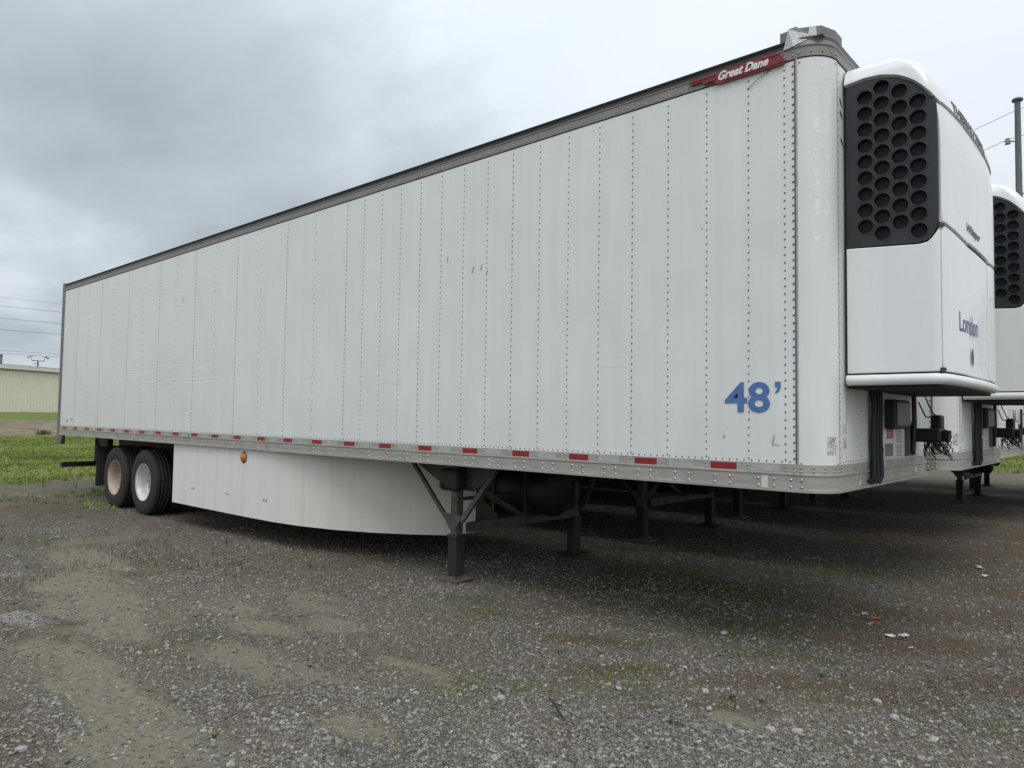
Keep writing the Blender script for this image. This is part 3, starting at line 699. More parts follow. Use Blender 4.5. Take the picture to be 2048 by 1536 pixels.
    mb = MB(); mb.tube([surf(s, lip(s)-0.016, 0.010) for s in np.linspace(S_G*0.02, S_G-0.01, 40)], 0.012, 7); mb.build('lip_shade_tube', 'box_grey', U)  # grey tube draws the shadow band along the cap lip
    # bumper around the foot of the unit
    bp = MB(); prof = [(-0.02, 1.917), (0.008, 1.914), (0.022, 1.905), (0.027, 1.884), (0.022, 1.862), (0.006, 1.850), (-0.03, 1.847)]
    rows = [[surf(s, z, o) for s in np.linspace(0, SL, 90)] for o, z in prof]; bp.grid(rows, 0, True)
    for e in (0, -1): bp.add([r[e] for r in rows], [tuple(range(len(rows)))])
    bp.build('bumper', 'unit', U)
    bt = MB(); ring = [surf(s, 1.855, -0.02) for s in np.linspace(0, SL, 60)]; bt.add(ring, [tuple(range(60))]); bt.build('underside', 'rail_aluminium', U)
    for sx_, z_ in ((S_G, 1.936), (S_G, 2.815)):
        mb = MB(); a_ = surf(sx_-0.012, z_, 0.016); b_ = surf(sx_+0.014, z_, 0.016); mb.bar(a_, b_, 0.012, 0.022); mb.build('hinge', 'decal_dark', U)
    # handle recess, seams
    sh = S_D+0.09; mb = MB()
    pts = [surf(sh+0.028*math.cos(a), 2.05+0.06*math.sin(a), 0.0125) for a in np.linspace(0, 2*PI, 25)[:-1]]; mb.add(pts, [tuple(range(24))]); mb.build('handle_recess', 'decal_dark', U)
    # lettering on the moulding
    def wrap(s0, z0, off, slope=0.0): return lambda a, b, c: tuple(surf(s0+a, z0+b+a*slope, off+c))
    put('lettering', remap(text_mesh('THERMO KING', 0.085, 1.0, 0.0006, 0.03, 0.2), wrap(s_of_y(0.58), 3.585, 0.0275), 'decal_dark'), U)
    put('lettering', remap(text_mesh('London', 0.125, 0.50, 0.0006, 0.006), wrap(s_of_y(0.60), 2.195, 0.0127), 'decal_navy'), U)
    put('lettering', remap(text_mesh('Whisper', 0.075, 0.42, 0.0006, 0.012, 0.35), wrap(s_of_y(0.80), 2.85, 0.0147), 'decal_dark'), U)
    return U

def build_trailer():
    root = thing('refrigerated_trailer', 'nearest white riveted refrigerated semi-trailer with blue 48 foot marking and red nameplate', 'trailer', group='refrigerated trailers parked side by side')
    T = root
    # side panels, one sheet after another
    for a, b in zip(SEAMS[:-1], SEAMS[1:]):
        mb = MB(); x1, x0 = a-0.0004, b+0.0004; w_ = x1-x0
        rows = [[Vector((x0+w_*i/10, -0.0010*(math.sin(PI*i/10)**0.5) if 0 < i < 10 else 0.0, ZR-0.03+(ZW+0.03-ZR+0.0)*j/8)) for i in range(11)] for j in range(9)]
        mb.grid(rows, 0, True); mb.box(x0, x1, 0.0012, 0.012, ZR-0.03, ZW, 0); mb.build('side_panel', 'panel', T)
    sv = MB(); sv.box(-LEN+0.05, -RAD, 0.013, 0.05, ZR-0.05, ZT-0.02); sv.build('side_wall_core', 'dark_seam', T)
    mb = MB(); mb.box(-LEN+0.05, -RAD, WID-0.05, WID, ZR-0.03, ZW); mb.build('far_side_wall', 'panel', T)
    mb = MB(); rows = []
    for j in range(9):
        y_ = 0.02+(WID-0.04)*j/8; rows.append([Vector((-LEN+0.02, y_, ZT-0.012+0.015*math.sin(PI*j/8))), Vector((-0.03, y_, ZT-0.012+0.015*math.sin(PI*j/8)))])
    mb.grid(rows, 0, True); mb.build('roof', 'top_rail_aluminium', T)
    mb = MB(); mb.box(-LEN+0.03, -0.08, 0.08, WID-0.08, ZB+0.10, ZB+0.16); mb.build('floor', 'plywood_floor', T)
    mb = MB()
    for i in range(46): x = -0.35-0.3066*i; mb.box(x-0.03, x+0.03, 0.02, WID-0.02, ZB+0.005, ZB+0.098)
    mb.build('crossmembers', 'chassis_black', T, True)
    # front corners and wall
    for near in (True, False):
        mb = MB(); rows = []
        for z in np.linspace(ZR-0.03, ZW, 14):
            rows.append([corner_pt(a, 0.0015, near)+Vector((0, 0, z)) for a in np.linspace(0.06, PI/2, 15)])
        mb.grid(rows, 0, True); mb.build('corner_panel', 'panel', T)
    for y0, y1 in ((RAD, 0.255), (0.257, 0.94), (0.942, 1.65), (1.652, 2.335), (2.337, WID-RAD)):
        mb = MB(); mb.box(-0.02, 0.0012 if y0 > 0.2 and y1 < 0.3 else 0.0, y0+0.001, y1-0.001, ZR-0.03, ZW); mb.build('front_panel', 'panel', T)
    mb = MB(); mb.box(-0.06, -0.021, 0.15, WID-0.15, ZR-0.05, ZT-0.02); mb.build('front_wall_core', 'dark_seam', T)
    # seam mouldings beside the corner
    mb = MB(); mb.box(-0.2025, -0.1945, -0.0035, 0.004, ZR, ZW); mb.build('corner_moulding', 'brown_seam', T)
    mb = MB(); mb.box(-0.1935, -0.183, -0.0045, 0.004, ZR, ZW); mb.build('corner_moulding', 'rail_aluminium', T)
    mb = MB(); mb.box(0.0, 0.0022, RAD-0.002, RAD+0.003, ZR, ZW); mb.build('corner_moulding', 'brown_seam', T)
    # rails
    PF = [(0.002, ZR+0.004), (0.006, ZR+0.004), (0.006, 1.281), (0.014, 1.277), (0.014, 1.268), (0.007, 1.262), (0.007, ZB+0.022), (0.018, ZB+0.018), (0.018, ZB), (-0.03, ZB)]
    mb = MB(); sweep(mb, PF, 0, 2); mb.build('bottom_rail', 'rail_aluminium', T)
    PF2 = [(a+0.002 if a > 0 else a, z) for a, z in PF]
    PF2[0] = (0.0, ZR+0.004)
    mb = MB(); sweep(mb, PF2, 1, 10); mb.build('corner_rail', 'rail_aluminium', T)
    mb = MB(); sweep(mb, PF, 9, 11); mb.build('front_bottom_rail', 'rail_aluminium', T)
    mb = MB(); sweep(mb, PF2, 10, 19); mb.build('corner_rail', 'rail_aluminium', T)
    mb = MB(); sweep(mb, PF, 18, 20); mb.build('bottom_rail', 'rail_aluminium', T)
    PT = [(0.001, ZW-0.004), (0.006, ZW-0.002), (0.006, 4.040), (0.011, 4.046), (0.011, 4.054), (0.002, 4.058)]
    PU = [(0.002, 4.058), (-0.004, 4.085), (0.006, 4.105), (0.002, 4.112), (-0.05, 4.114)]
    for nm, a, b in (('top_rail', 0, 2), ('top_corner_rail', 1, 10), ('front_top_rail', 9, 11), ('top_corner_rail', 10, 19), ('top_rail', 18, 20)):
        k = 0.001 if 'corner' in nm else 0
        mb = MB(); sweep(mb, [(o+k, z) for o, z in PT], a, b, 0); sweep(mb, [(o+k, z) for o, z in PU], a, b, 1); mb.build(nm, ['top_rail_aluminium', 'black_edge' if nm == 'top_rail' else 'top_rail_aluminium'], T)
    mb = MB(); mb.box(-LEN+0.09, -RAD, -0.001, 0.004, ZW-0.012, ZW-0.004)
    mb.build('rail_shade_strip', 'dark_seam', T)  # solid dark strip, stands in for shade below the top rail
    # shade under the top rail, drawn as a dark line round the corner
    mb = MB(); sweep(mb, [(0.0022, ZW-0.010), (0.0035, ZW-0.010), (0.0035, ZW-0.003)], 1, 11); mb.build('corner_shade_strip', 'dark_seam', T)
    # raised corner cap
    mb = MB(); rows = []
    pts = [corner_pt(a, -0.012) for a in np.linspace(-0.0, PI/2, 5)]
    base = [Vector((-0.30, 0.012, 0)), Vector((-0.20, 0.006, 0)), Vector((-0.055, 0.075, 0)), Vector((-0.008, 0.20, 0)), Vector((-0.008, 0.33, 0)), Vector((-0.14, 0.33, 0)), Vector((-0.30, 0.16, 0))]
    vs, fs = prism([(p.x, p.y) for p in base], 0.075, lambda a, b, c: Vector((a, b, 4.108+c))); mb.add(vs, fs); mb.build('corner_cap', 'post_steel', T)
    mb = MB(); vs, fs = prism([(-0.268, 4.048), (-0.20, 4.056), (-0.10, 4.10), (-0.12, 4.125), (-0.185, 4.186), (-0.235, 4.18), (-0.25, 4.11)], 0.004, lambda a, b, c: Vector((a, -0.013-c+max(0, a+0.2)*0.42, b))); mb.add(vs, fs)
    mb.build('silver_tape', 'silver_tape', T)
    mb = MB(); mb.add(*prism([(0.30, 0), (0.52, 0), (0.50, 0.62), (0.34, 0.55)], 0.003, lambda a, b, c: (lambda p, n: p+n*(0.003+c)+Vector((0, 0, 4.115+0.067*b/0.62)))(Vector((-0.20, 0.006, 0)).lerp(Vector((-0.055, 0.075, 0)), a*1.6), Vector((0.43, -0.90, 0)))))
    mb.build('tape_patch', 'label_white', T)
    # rivets
    R = []; n_ = (0, -1, 0)
    for i, x in enumerate([-0.268]+COLS_F):
        for z in np.arange(ZR+0.03, ZW-0.035, 0.0512): R.append(((x+random.gauss(0, 0.0004), -0.0006, z), n_, 0.0068))
    for z in np.arange(ZR+0.03, ZW-0.035, 0.0512): R.append(((-0.212, -0.0006, z+0.01), n_, 0.0078))
    for i, x in enumerate(COLS_R):
        st_ = 0.0512 if i % 2 == 1 else 0.1024
        for z in np.arange(ZR+0.03, ZW-0.035, st_): R.append(((x, -0.0012, z), n_, 0.0068))
    for z in np.arange(ZR+0.03, ZW-0.035, 0.0512): R.append(((-14.44, -0.0012, z), n_, 0.0068))
    for x in np.arange(-0.24, -14.45, -0.0511): R.append(((x, -0.0012, ZR+0.018), n_, 0.0062))
    rivets('side_rivets', R, 'painted_rivet', T)
    R = []
    for x in np.arange(-0.25, -14.4, -0.0511): R.append(((x, -0.006, ZW+0.013+(0.012 if round(x/0.0511) % 2 else 0)), n_, 0.0058))
    for x in COLS_F+COLS_R:
        R += [((x, -0.006, 1.318), n_, 0.0075), ((x, -0.006, 1.294), n_, 0.0075), ((x, -0.006, 4.028), n_, 0.006), ((x, -0.006, 4.005), n_, 0.007)]
    for x in (-0.268, -0.212): R += [((x, -0.006, z), n_, 0.0075) for z in (1.316, 1.292, 4.028, 4.0)]
    rivets('rail_rivets', R, 'rivet_metal', T)
    R = []
    for i in range(47):
        x = -0.395-0.3066*i
        for dx in (-0.053, 0.053):
            for z in (1.192, 1.237): R.append(((x+dx+random.gauss(0, 0.002), -0.007, z), n_, 0.0105))
    R += [((-0.232, -0.007, z), n_, 0.0105) for z in (1.192, 1.237)]
    rivets('rail_bolts', R, 'bolt_metal', T)
    R = []
    for a in (0.13, 0.5, 0.85, 1.2, 1.45):
        nn = Vector((math.sin(a), -math.cos(a), 0))
        for z in (1.293, 1.317, 4.005): R.append((corner_pt(a, 0.008)+Vector((0, 0, z)), nn, 0.0075))
    for a in (0.16,):
        nn = Vector((math.sin(a), -math.cos(a), 0))
        for z in (1.192, 1.237): R.append((corner_pt(a, 0.009)+Vector((0, 0, z)), nn, 0.011))
    for Y in np.arange(0.22, 2.5, 0.0508): R.append(((0.0, Y, ZR+0.02), (1, 0, 0), 0.006)); R.append(((0.006, Y, ZW+0.02), (1, 0, 0), 0.006))
    for Y in (0.212, 0.33, 0.64, 0.95, 1.05, 1.35, 1.65, 1.95, 2.25, 2.38):
        for z in np.arange(ZR+0.05, 3.9, 0.0762 if Y > 0.3 else 0.0512): R.append(((0.0, Y, z), (1, 0, 0), 0.0058))
        for z in (1.30, 1.32, 1.19, 1.235): R.append(((0.007, Y, z), (1, 0, 0), 0.007))
    for a in (0.14, 1.42):
        nn = Vector((math.sin(a), -math.cos(a), 0)); R.append((corner_pt(a, 0.002)+Vector((0, 0, ZW-0.035)), nn, 0.007)); R.append((corner_pt(a, 0.002)+Vector((0, 0, ZR+0.012)), nn, 0.007))
    rivets('front_rivets', R, 'rivet_metal', T)
    # reflective tape
    for i in range(23):
        xc = -0.692-0.6127*i
        mb = MB(); mb.box(xc-0.094, xc+0.094, -0.0072, -0.0061, 1.2835, 1.3285); o = mb.build('reflective_tape', 'tape_red', T); o['label'] = 'red reflective tape'
        xc += 0.29
        mb = MB(); mb.box(xc-0.094, xc+0.094, -0.0072, -0.0061, 1.2835, 1.3285); o = mb.build('reflective_tape', 'tape_clear', T); o['label'] = 'silver reflective tape'
    mb = MB(); mb.box(-0.425, -0.383, -0.0105, -0.0075, 1.178, 1.256); mb.build('reflector_patch', 'label_white', T)
    # decals and nameplate
    put('size_marking', remap(text_mesh("48", 0.205, 0.315, 0.0004, 0.022), lambda a, b, c: (-0.683+a, -0.0042-c, 1.665+b), 'decal_blue'), T)
    q = prism([(-0.335, 1.868), (-0.298, 1.868), (-0.298, 1.83), (-0.306, 1.806), (-0.333, 1.792), (-0.333, 1.806), (-0.320, 1.818), (-0.316, 1.833), (-0.335, 1.833)], 0.001, lambda a, b, c: Vector((a, -0.0042-c, b)))
    mb = MB(); mb.add(*q); mb.build('size_marking', 'decal_blue', T)
    np_ = [(-0.942, 4.046), (-0.955, 4.026), (-0.925, 4.010), (-0.845, 4.010), (-0.835, 3.990), (-0.76, 3.988), (-0.75, 3.968), (-0.70, 3.960), (-0.262, 3.957), (-0.252, 3.975), (-0.272, 4.012), (-0.315, 4.045), (-0.35, 4.054), (-0.44, 4.050), (-0.7, 4.049), (-0.72, 4.046)]
    mb = MB(); mb.add(*prism(np_, 0.012, lambda a, b, c: Vector((a, -0.012-c, b)))); npo = mb.build('nameplate', 'plate_red', T)
    mb = MB()
    for z, xa, xb in ((4.028, -0.93, -0.74), (3.973, -0.68, -0.262), (4.032, -0.42, -0.29), (3.998, -0.80, -0.74)): mb.box(xa, xb, -0.0285, -0.0245, z-0.003, z+0.003)
    mb.build('ridge', 'plate_red', npo)
    put('lettering', remap(text_mesh('Great Dane', 0.062, 0.36, 0.0012, 0.038, 0.35), lambda a, b, c: (-0.722+a, -0.0245-c, 3.981+b), 'plate_lettering'), npo)
    mb = MB(); mb.tube([(-0.352, -0.006, 3.955), (-0.40, -0.012, 3.935), (-0.45, -0.016, 3.905), (-0.52, -0.008, 3.868)], 0.0022, 5); mb.build('loose_wire', 'hose', T)
    # ghost numbers on the rounded corner
    def cyl(a0, z0): return lambda a, b, c: tuple(corner_pt(a0+a/RAD, 0.0017+c*0.5)+Vector((0, 0, z0+b)))
    a_mid = 0.84
    star = []
    for k in range(10):
        r_s = 0.058 if k % 2 == 0 else 0.024; an = PI/2+k*PI/5; star.append((r_s*math.cos(an), r_s*math.sin(an)*1.15))
    sm = curve_mesh([star], 0.0004); put('unit_number', remap(sm, lambda a, b, c: tuple(corner_pt(a_mid+a/RAD, 0.0020+c)+Vector((0, 0, 3.875+b))), 'decal_ghost'), T)
    for i, ch in enumerate('306806'):
        z0 = 3.63-i*0.178; tm = text_mesh(ch, 0.155, 0.115, 0.0004, 0.02)
        put('unit_number', remap(tm, cyl(a_mid-0.0575/RAD, z0), 'decal_ghost'), T)
    # worn sticker remains on the corner
    mb = MB(); rows = [[corner_pt(a, 0.0022)+Vector((0, 0, z)) for a in np.linspace(0.95, 1.38, 5)] for z in (1.40, 1.515)]; mb.grid(rows); mb.build('worn_sticker', M['worn'], T)
    mb = MB(); mb.box(0.0, 0.0022, 0.275, 0.33, 1.44, 1.60); mb.build('worn_sticker', M['worn'], T)
    mb = MB(); mb.box(0.0, 0.0022, 0.315, 0.365, 1.62, 1.76); mb.build('sticker', 'label_grey_light', T)
    for z, yy in ((3.72, 0.27), (3.64, 0.275), (3.46, 0.285)):
        mb = MB(); mb.add(*prism([(yy-0.02, z+0.03), (yy+0.015, z+0.0), (yy+0.03, z-0.03), (yy-0.005, z-0.01), (yy-0.025, z+0.005)], 0.0015, lambda a, b, c: Vector((0.0002+c, a, b)))); mb.build('paint_chip', 'decal_dark', T)
    for x, z in ((-13.95, 1.445), (-13.70, 1.475)):
        mb = MB(); mb.box(x-0.16, x-0.02, -0.0045, -0.0032, z, z+0.012); mb.box(x-0.13, x-0.05, -0.0045, -0.0032, z-0.03, z-0.024); mb.build('small_marking', 'label_ink', T)
    for pts in ([(-3.50, 3.08), (-3.485, 3.13), (-3.475, 3.135), (-3.485, 3.07)], [(-3.16, 2.93), (-3.14, 2.99), (-3.125, 2.99), (-3.145, 2.93)], [(-3.05, 2.95), (-3.03, 3.0), (-3.02, 3.0), (-3.04, 2.94)], [(-2.98, 2.90), (-2.965, 2.93), (-2.95, 2.93), (-2.965, 2.90)], [(-0.36, 1.47), (-0.345, 1.52), (-0.338, 1.52), (-0.345, 1.465)], [(-0.36, 1.462), (-0.31, 1.458), (-0.31, 1.453), (-0.36, 1.456)], [(-0.70, 1.50), (-0.688, 1.518), (-0.68, 1.50), (-0.69, 1.485)], [(-9.2, 3.25), (-9.18, 3.30), (-9.165, 3.30), (-9.185, 3.25)]):
        mb = MB(); mb.add(*prism(pts, 0.0008, lambda a, b, c: Vector((a, -0.0022-c, b)))); mb.build('scuff_mark', 'faint_mark', T)
    # rear frame
    mb = MB(); mb.box(-LEN-0.035, -LEN+0.10, -0.012, 0.10, 0.985, ZT+0.02, bev=0.006); mb.box(-LEN-0.035, -LEN+0.10, WID-0.10, WID+0.012, 0.985, ZT+0.02, bev=0.006); mb.box(-LEN-0.02, -LEN+0.09, 0.10, WID-0.10, ZT-0.12, ZT+0.015); mb.box(-LEN-0.02, -LEN+0.09, 0.10, WID-0.10, ZB, ZR); mb.build('rear_frame', 'post_steel', T)
    mb = MB(); vs, fs = prism([(-LEN+0.10, 1.165), (-LEN+0.10, 0.985), (-LEN+0.17, 0.985), (-LEN+0.29, 1.165)], 0.05, lambda a, b, c: Vector((a, -0.006+c, b))); mb.add(vs, fs); mb.build('rear_bracket', 'post_steel', T)
    for y0, y1 in ((0.11, 1.29), (1.30, 2.48)):
        mb = MB(); mb.box(-LEN-0.005, -LEN+0.04, y0, y1, ZR, ZT-0.13); mb.build('rear_door', 'panel', T)
    mb = MB(); mb.box(-LEN-0.03, -LEN+0.07, 0.07, WID-0.07, 0.53, 0.63); 
    for y in (0.72, 1.87): mb.box(-LEN-0.02, -LEN+0.06, y-0.05, y+0.05, 0.63, ZB)
    mb.box(-LEN+0.0, -LEN+0.6, 0.70, 0.80, 0.95, ZB); mb.build('rear_guard', 'chassis_black', T)
    # chassis rails, suspension
    mb = MB()
    for y in (0.78, 1.75): mb.box(-13.6, -9.2, y, y+0.06, 0.93, ZB)
    for x in (-11.75, -10.55):
        mb.box(x-0.42, x-0.30, 0.74, 0.88, 0.55, 0.95); mb.box(x-0.42, x-0.30, 1.71, 1.85, 0.55, 0.95); mb.bar((x-0.36, 0.81, 0.62), (x+0.1, 0.81, 0.5), 0.09, 0.10); mb.bar((x-0.36, 1.78, 0.62), (x+0.1, 1.78, 0.5), 0.09, 0.10)
        mb.tube([(x+0.25, 0.85, 0.6), (x+0.25, 0.85, 0.92)], 0.13, 12); mb.tube([(x+0.25, 1.74, 0.6), (x+0.25, 1.74, 0.92)], 0.13, 12)
    mb.build('suspension', 'chassis_black', T)
    for x in (-11.75, -10.55):
        mb = MB(); mb.tube([(x, 0.35, 0.51), (x, 2.24, 0.51)], 0.065, 12); mb.build('axle', 'chassis_black', T)
    # wheels
    def tyre_mesh():
        prof = [(0.292, 0.02), (0.30, 0.006), (0.33, 0.002), (0.40, -0.006), (0.455, 0.0), (0.492, 0.014), (0.508, 0.030)]
        for k in range(4):
            y0 = 0.040+0.054*k; prof += [(0.514, y0), (0.515, y0+0.040), (0.503, y0+0.042), (0.503, y0+0.050)]
        prof += [(0.508, 0.250), (0.492, 0.262), (0.455, 0.272), (0.40, 0.276), (0.33, 0.270), (0.292, 0.255)]
        mb = MB(); mb.lathe(prof, 56, (0, 0, 0)); 
        for k in range(48):
            a = 2*PI*k/48
            for yy in (0.020, 0.238):
                m4 = Matrix.Rotation(a, 4, 'Y'); mb.box(-0.014, 0.014, yy, yy+0.022, 0.502, 0.5125, 0, m4)
        return mb.mesh('tyre', 'rubber')
    tm = tyre_mesh()
    def rim_mesh(mat):
        mb = MB(); mb.lathe([(0.30, 0.0), (0.300, 0.010), (0.285, 0.012), (0.272, 0.03), (0.262, 0.10), (0.255, 0.17), (0.235, 0.195), (0.20, 0.19), (0.165, 0.165), (0.15, 0.16), (0.0, 0.16)], 40, (0, 0, 0)); return mb.mesh('rim', mat)
    def hub_mesh():
        mb = MB(); mb.lathe([(0.0, 0.115), (0.06, 0.115), (0.08, 0.125), (0.09, 0.145), (0.13, 0.15), (0.14, 0.162)], 24, (0, 0, 0))
        for k in range(10): a = 2*PI*k/10; mb.tube([(0.185*math.cos(a), 0.15, 0.185*math.sin(a)), (0.185*math.cos(a), 0.19, 0.185*math.sin(a))], 0.014, 6)
        return mb.mesh('hub', 'hub_brown')
    rw, rr_, hm = rim_mesh('rim_white'), rim_mesh('rim_rusty'), hub_mesh()
    for x in (-11.75, -10.55):
        for y, fl, lab in ((0.055, 1, True), (0.385, 1, False), (2.205, -1, False), (2.535, -1, True)):
            wv = bpy.data.objects.new('wheel', tm); C.objects.link(wv); wv.parent = T; wv.location = (x, y, 0.512); wv.scale = (1, fl, 1); wv.name = 'wheel'
            put('rim', rr_ if (x < -11 and lab) else rw, wv)
            if lab: put('hub', hm, wv)
            if y < 0.1: wv['label'] = 'rear wheel with rusty beige rim' if x < -11 else 'front wheel of the tandem with clean white rim'
    for y in (0.06, 1.87):
        mb = MB(); mb.box(-12.62, -12.595, y, y+0.64, 0.30, 0.98); mb.box(-12.64, -12.58, y-0.01, y+0.66, 0.98, 1.01); mb.build('mud_flap', 'rubber', T)
    # side skirts
    sk = [(-9.40, 0.035), (-8.6, 0.03), (-7.8, 0.03), (-7.1, 0.03), (-6.6, 0.045), (-6.1, 0.10), (-5.6, 0.22), (-5.1, 0.42), (-4.7, 0.66), (-4.4, 0.90), (-4.17, 1.12)]
    def skirt(side, sk, zend):
        mb = MB(); rows = []
        for t in range(9):
            k = t/8; row = []
            for i, (x, y) in enumerate(sk):
                zb_ = 0.335 if (zend and i == len(sk)-1) else 0.300
                z = zb_+(1.155-zb_)*k; row.append(Vector((x, y if side == 0 else WID-y, z)))
            rows.append(row)
        mb.grid(rows, 0, True)
        rows2 = [[p+Vector((0, 0.006 if side == 0 else -0.006, 0)) for p in r] for r in rows]; mb.grid(rows2, 0, True)
        for e in (0, -1): mb.grid([[r[e] for r in rows], [r[e] for r in rows2]], 0, False)
        mb.grid([rows[0], rows2[0]], 0, False); return mb.build('side_skirt', 'skirt', T)
    skA = [q for q in sk if q[0] <= -7.8]+[(-7.302, 0.03)]; skB = [(-7.298, 0.0285)]+[q for q in sk if q[0] > -7.29]
    s1 = skirt(0, skA, False); s1b = skirt(0, skB, True); skirt(1, sk, True)
    mb = MB(); mb.box(-7.325, -7.275, 0.034, 0.040, 0.31, 1.14); mb.build('joint_strip', 'dark_seam', s1)
    for x in (-8.75, -7.75, -6.78):
        for dx in (0, 0.06):
            mb = MB(); mb.add(*prism([(x+dx+0.011*math.cos(a), 0.55+0.013*math.sin(a)) for a in np.linspace(0, 2*PI, 9)[:-1]], 0.003, lambda a, b, c: Vector((a, 0.0265+c, b)))); mb.build('skirt_fastener', 'label_ink', s1b if x > -7.2 else s1)
    mb = MB(); mb.lathe([(0.0, 0.0), (0.05, 0.004), (0.062, 0.02), (0.066, 0.028)], 20, (-7.30, 0.0, 1.055)); mb.build('marker_light', 'amber', T)
    mb = MB(); mb.lathe([(0.060, 0.026), (0.074, 0.022), (0.076, 0.030)], 20, (-7.30, 0.0, 1.055)); mb.build('marker_light_base', 'hose', T)
    # landing gear
    for y, nm in ((0.34, 'near'), (2.25, 'far')):
        sgn = 1 if y < 1 else -1
        mb = MB(); mb.box(-3.70, -3.61, y-0.045, y+0.045, 0.42, 1.12, bev=0.008); leg = mb.build('landing_leg', 'gear_grey', T)
        mb = MB(); mb.box(-3.714, -3.596, y-0.06, y+0.06, 0.03, 0.44, bev=0.008); mb.box(-3.724, -3.586, y-0.07, y+0.07, 0.425, 0.46, bev=0.006); mb.build('lower_tube', 'chassis_black', leg)
        m4 = Matrix.Translation((-3.657, y, 0.036)) @ Matrix.Rotation(0.05, 4, 'X'); mb = MB(); mb.box(-0.145, 0.145, -0.14, 0.14, -0.010, 0.008, 0, m4); mb.box(-0.08, 0.08, -0.08, 0.08, 0.0, 0.025, 0, m4); mb.build('foot_plate', 'foot_steel' if y < 1 else 'chassis_black', leg)  # far plate in black: dimness under the trailer put into its colour
        mb = MB(); mb.add(*prism([(-3.78, 0.665), (-3.54, 0.655), (-3.55, 0.61), (-3.615, 0.51), (-3.695, 0.51), (-3.77, 0.61)], 0.008, lambda a, b, c: Vector((a, y-sgn*0.052-sgn*c, b)))); mb.build('gusset', 'gear_grey', leg)
        mb = MB(); mb.bar((-3.765, y-sgn*0.05, 0.63), (-4.35, y+sgn*0.02, 1.13), 0.035, 0.035, (0, 1, 0)); mb.build('brace', 'gear_grey', leg)
        mb = MB(); mb.bar((-3.545, y-sgn*0.04, 0.60), (-3.22, y+sgn*0.12, 1.13), 0.045, 0.035, (0, 1, 0)); mb.build('brace', 'gear_grey', leg)
        mb = MB(); mb.add(*prism([(-4.42, 1.15), (-4.1, 0.99), (-3.9, 0.90), (-3.52, 0.88), (-3.30, 1.02), (-3.16, 1.15)], 0.006, lambda a, b, c: Vector((a, y+sgn*0.085+c, b)))); mb.build('mounting_plate', 'gear_grey', leg)
        mb = MB(); mb.box(-3.83, -3.57, y-0.10, y+0.05, 0.885, 1.10, bev=0.04); mb.tube([(-3.76, y-sgn*0.10, 0.93), (-3.76, y-sgn*0.13, 0.93)], 0.02, 10); mb.build('gearbox', 'chassis_black', leg)
    mb = MB(); mb.box(-3.60, -3.56, 0.41, 2.18, 0.475, 0.575); mb.bar((-3.58, 0.40, 0.98), (-3.58, 1.32, 0.52), 0.04, 0.07, (1, 0, 0)); mb.bar((-3.58, 2.19, 0.98), (-3.58, 1.28, 0.52), 0.04, 0.07, (1, 0, 0)); mb.tube([(-3.66, 0.40, 0.80), (-3.66, 2.2, 0.80)], 0.018, 8); mb.build('cross_brace', 'gear_grey', T)
    # fuel tank and undercarriage boxes
    mb = MB(); mb.lathe([(0.0, -0.48), (0.22, -0.47), (0.27, -0.43), (0.28, 0.43), (0.22, 0.47), (0.0, 0.48)], 28, (-3.72, 1.45, 0.85), 'X'); mb.build('fuel_tank', 'tank_dark', T)
    for xs_ in (-3.95, -3.49):
        mb = MB(); mb.box(xs_-0.02, xs_+0.02, 1.165, 1.735, 0.565, 1.15); mb.build('tank_strap', 'chassis_black', T)
    mb = MB(); mb.box(-1.6, -0.35, 0.55, 2.05, ZB-0.045, ZB+0.0, bev=0.01); mb.tube([(-0.95, 1.295, ZB-0.045), (-0.95, 1.295, ZB-0.12)], 0.045, 12); mb.build('kingpin_plate', 'chassis_black', T)
    # hose bundle and electrical gear on the nose
    mb = MB()
    for k, (dy, dx) in enumerate(((-0.045, 0.02), (-0.015, 0.035), (0.015, 0.03), (0.04, 0.02), (0.0, 0.055))):
        y0 = 0.86+dy; mb.tube([(dx+0.01, y0, 1.85), (dx+0.015, y0+0.004, 1.70), (dx+0.01, y0-0.006, 1.5), (dx+0.012, y0+0.0, 1.34), (dx+0.016, y0+dy*0.3, 1.24), (dx, y0-0.02, 1.19)], 0.017, 8)
    mb.tube([(0.03, 0.93, 1.50), (0.05, 0.965, 1.42), (0.04, 0.97, 1.32), (0.03, 0.90, 1.235), (0.02, 0.74, 1.205)], 0.010, 6); mb.build('hose_bundle', 'hose', T)
    mb = MB(); mb.box(0.0, 0.075, 1.20, 1.62, 1.565, 1.785, bev=0.015); bx = mb.build('control_box', 'chassis_black', T)
    mb = MB(); mb.box(0.074, 0.084, 1.23, 1.60, 1.59, 1.765, bev=0.004); mb.build('box_lid', 'box_grey', bx)
    for nm, mt, y0, y1, z0, z1 in (('warning_label', 'label_red', 1.255, 1.43, 1.49, 1.565), ('data_plate', 'label_grey', 1.21, 1.42, 1.36, 1.455), ('paper_label', 'label_white', 1.50, 1.68, 1.455, 1.555), ('paper_label', 'label_white', 1.50, 1.68, 1.345, 1.445), ('small_label', 'label_white', 2.02, 2.10, 1.205, 1.25), ('small_label', 'label_white', 0.56, 0.60, 1.19, 1.22)):
        mb = MB(); b_ = 0.0085 if z0 < 1.3 else 0.0; mb.box(b_, b_+0.002, y0, y1, z0, z1); lb = mb.build(nm, mt, T)
        if nm in ('paper_label', 'warning_label'):
            mb = MB()
            for i in range(7 if nm[0] == 'p' else 4): zz_ = z1-0.012-i*(0.0125 if nm[0] == 'p' else 0.016); mb.box(b_+0.002, b_+0.0026, y0+0.015, y1-0.02-0.02*(i % 3), zz_-0.0018, zz_+0.0018)
            mb.build('print', 'label_ink' if nm[0] == 'p' else 'label_white', lb)
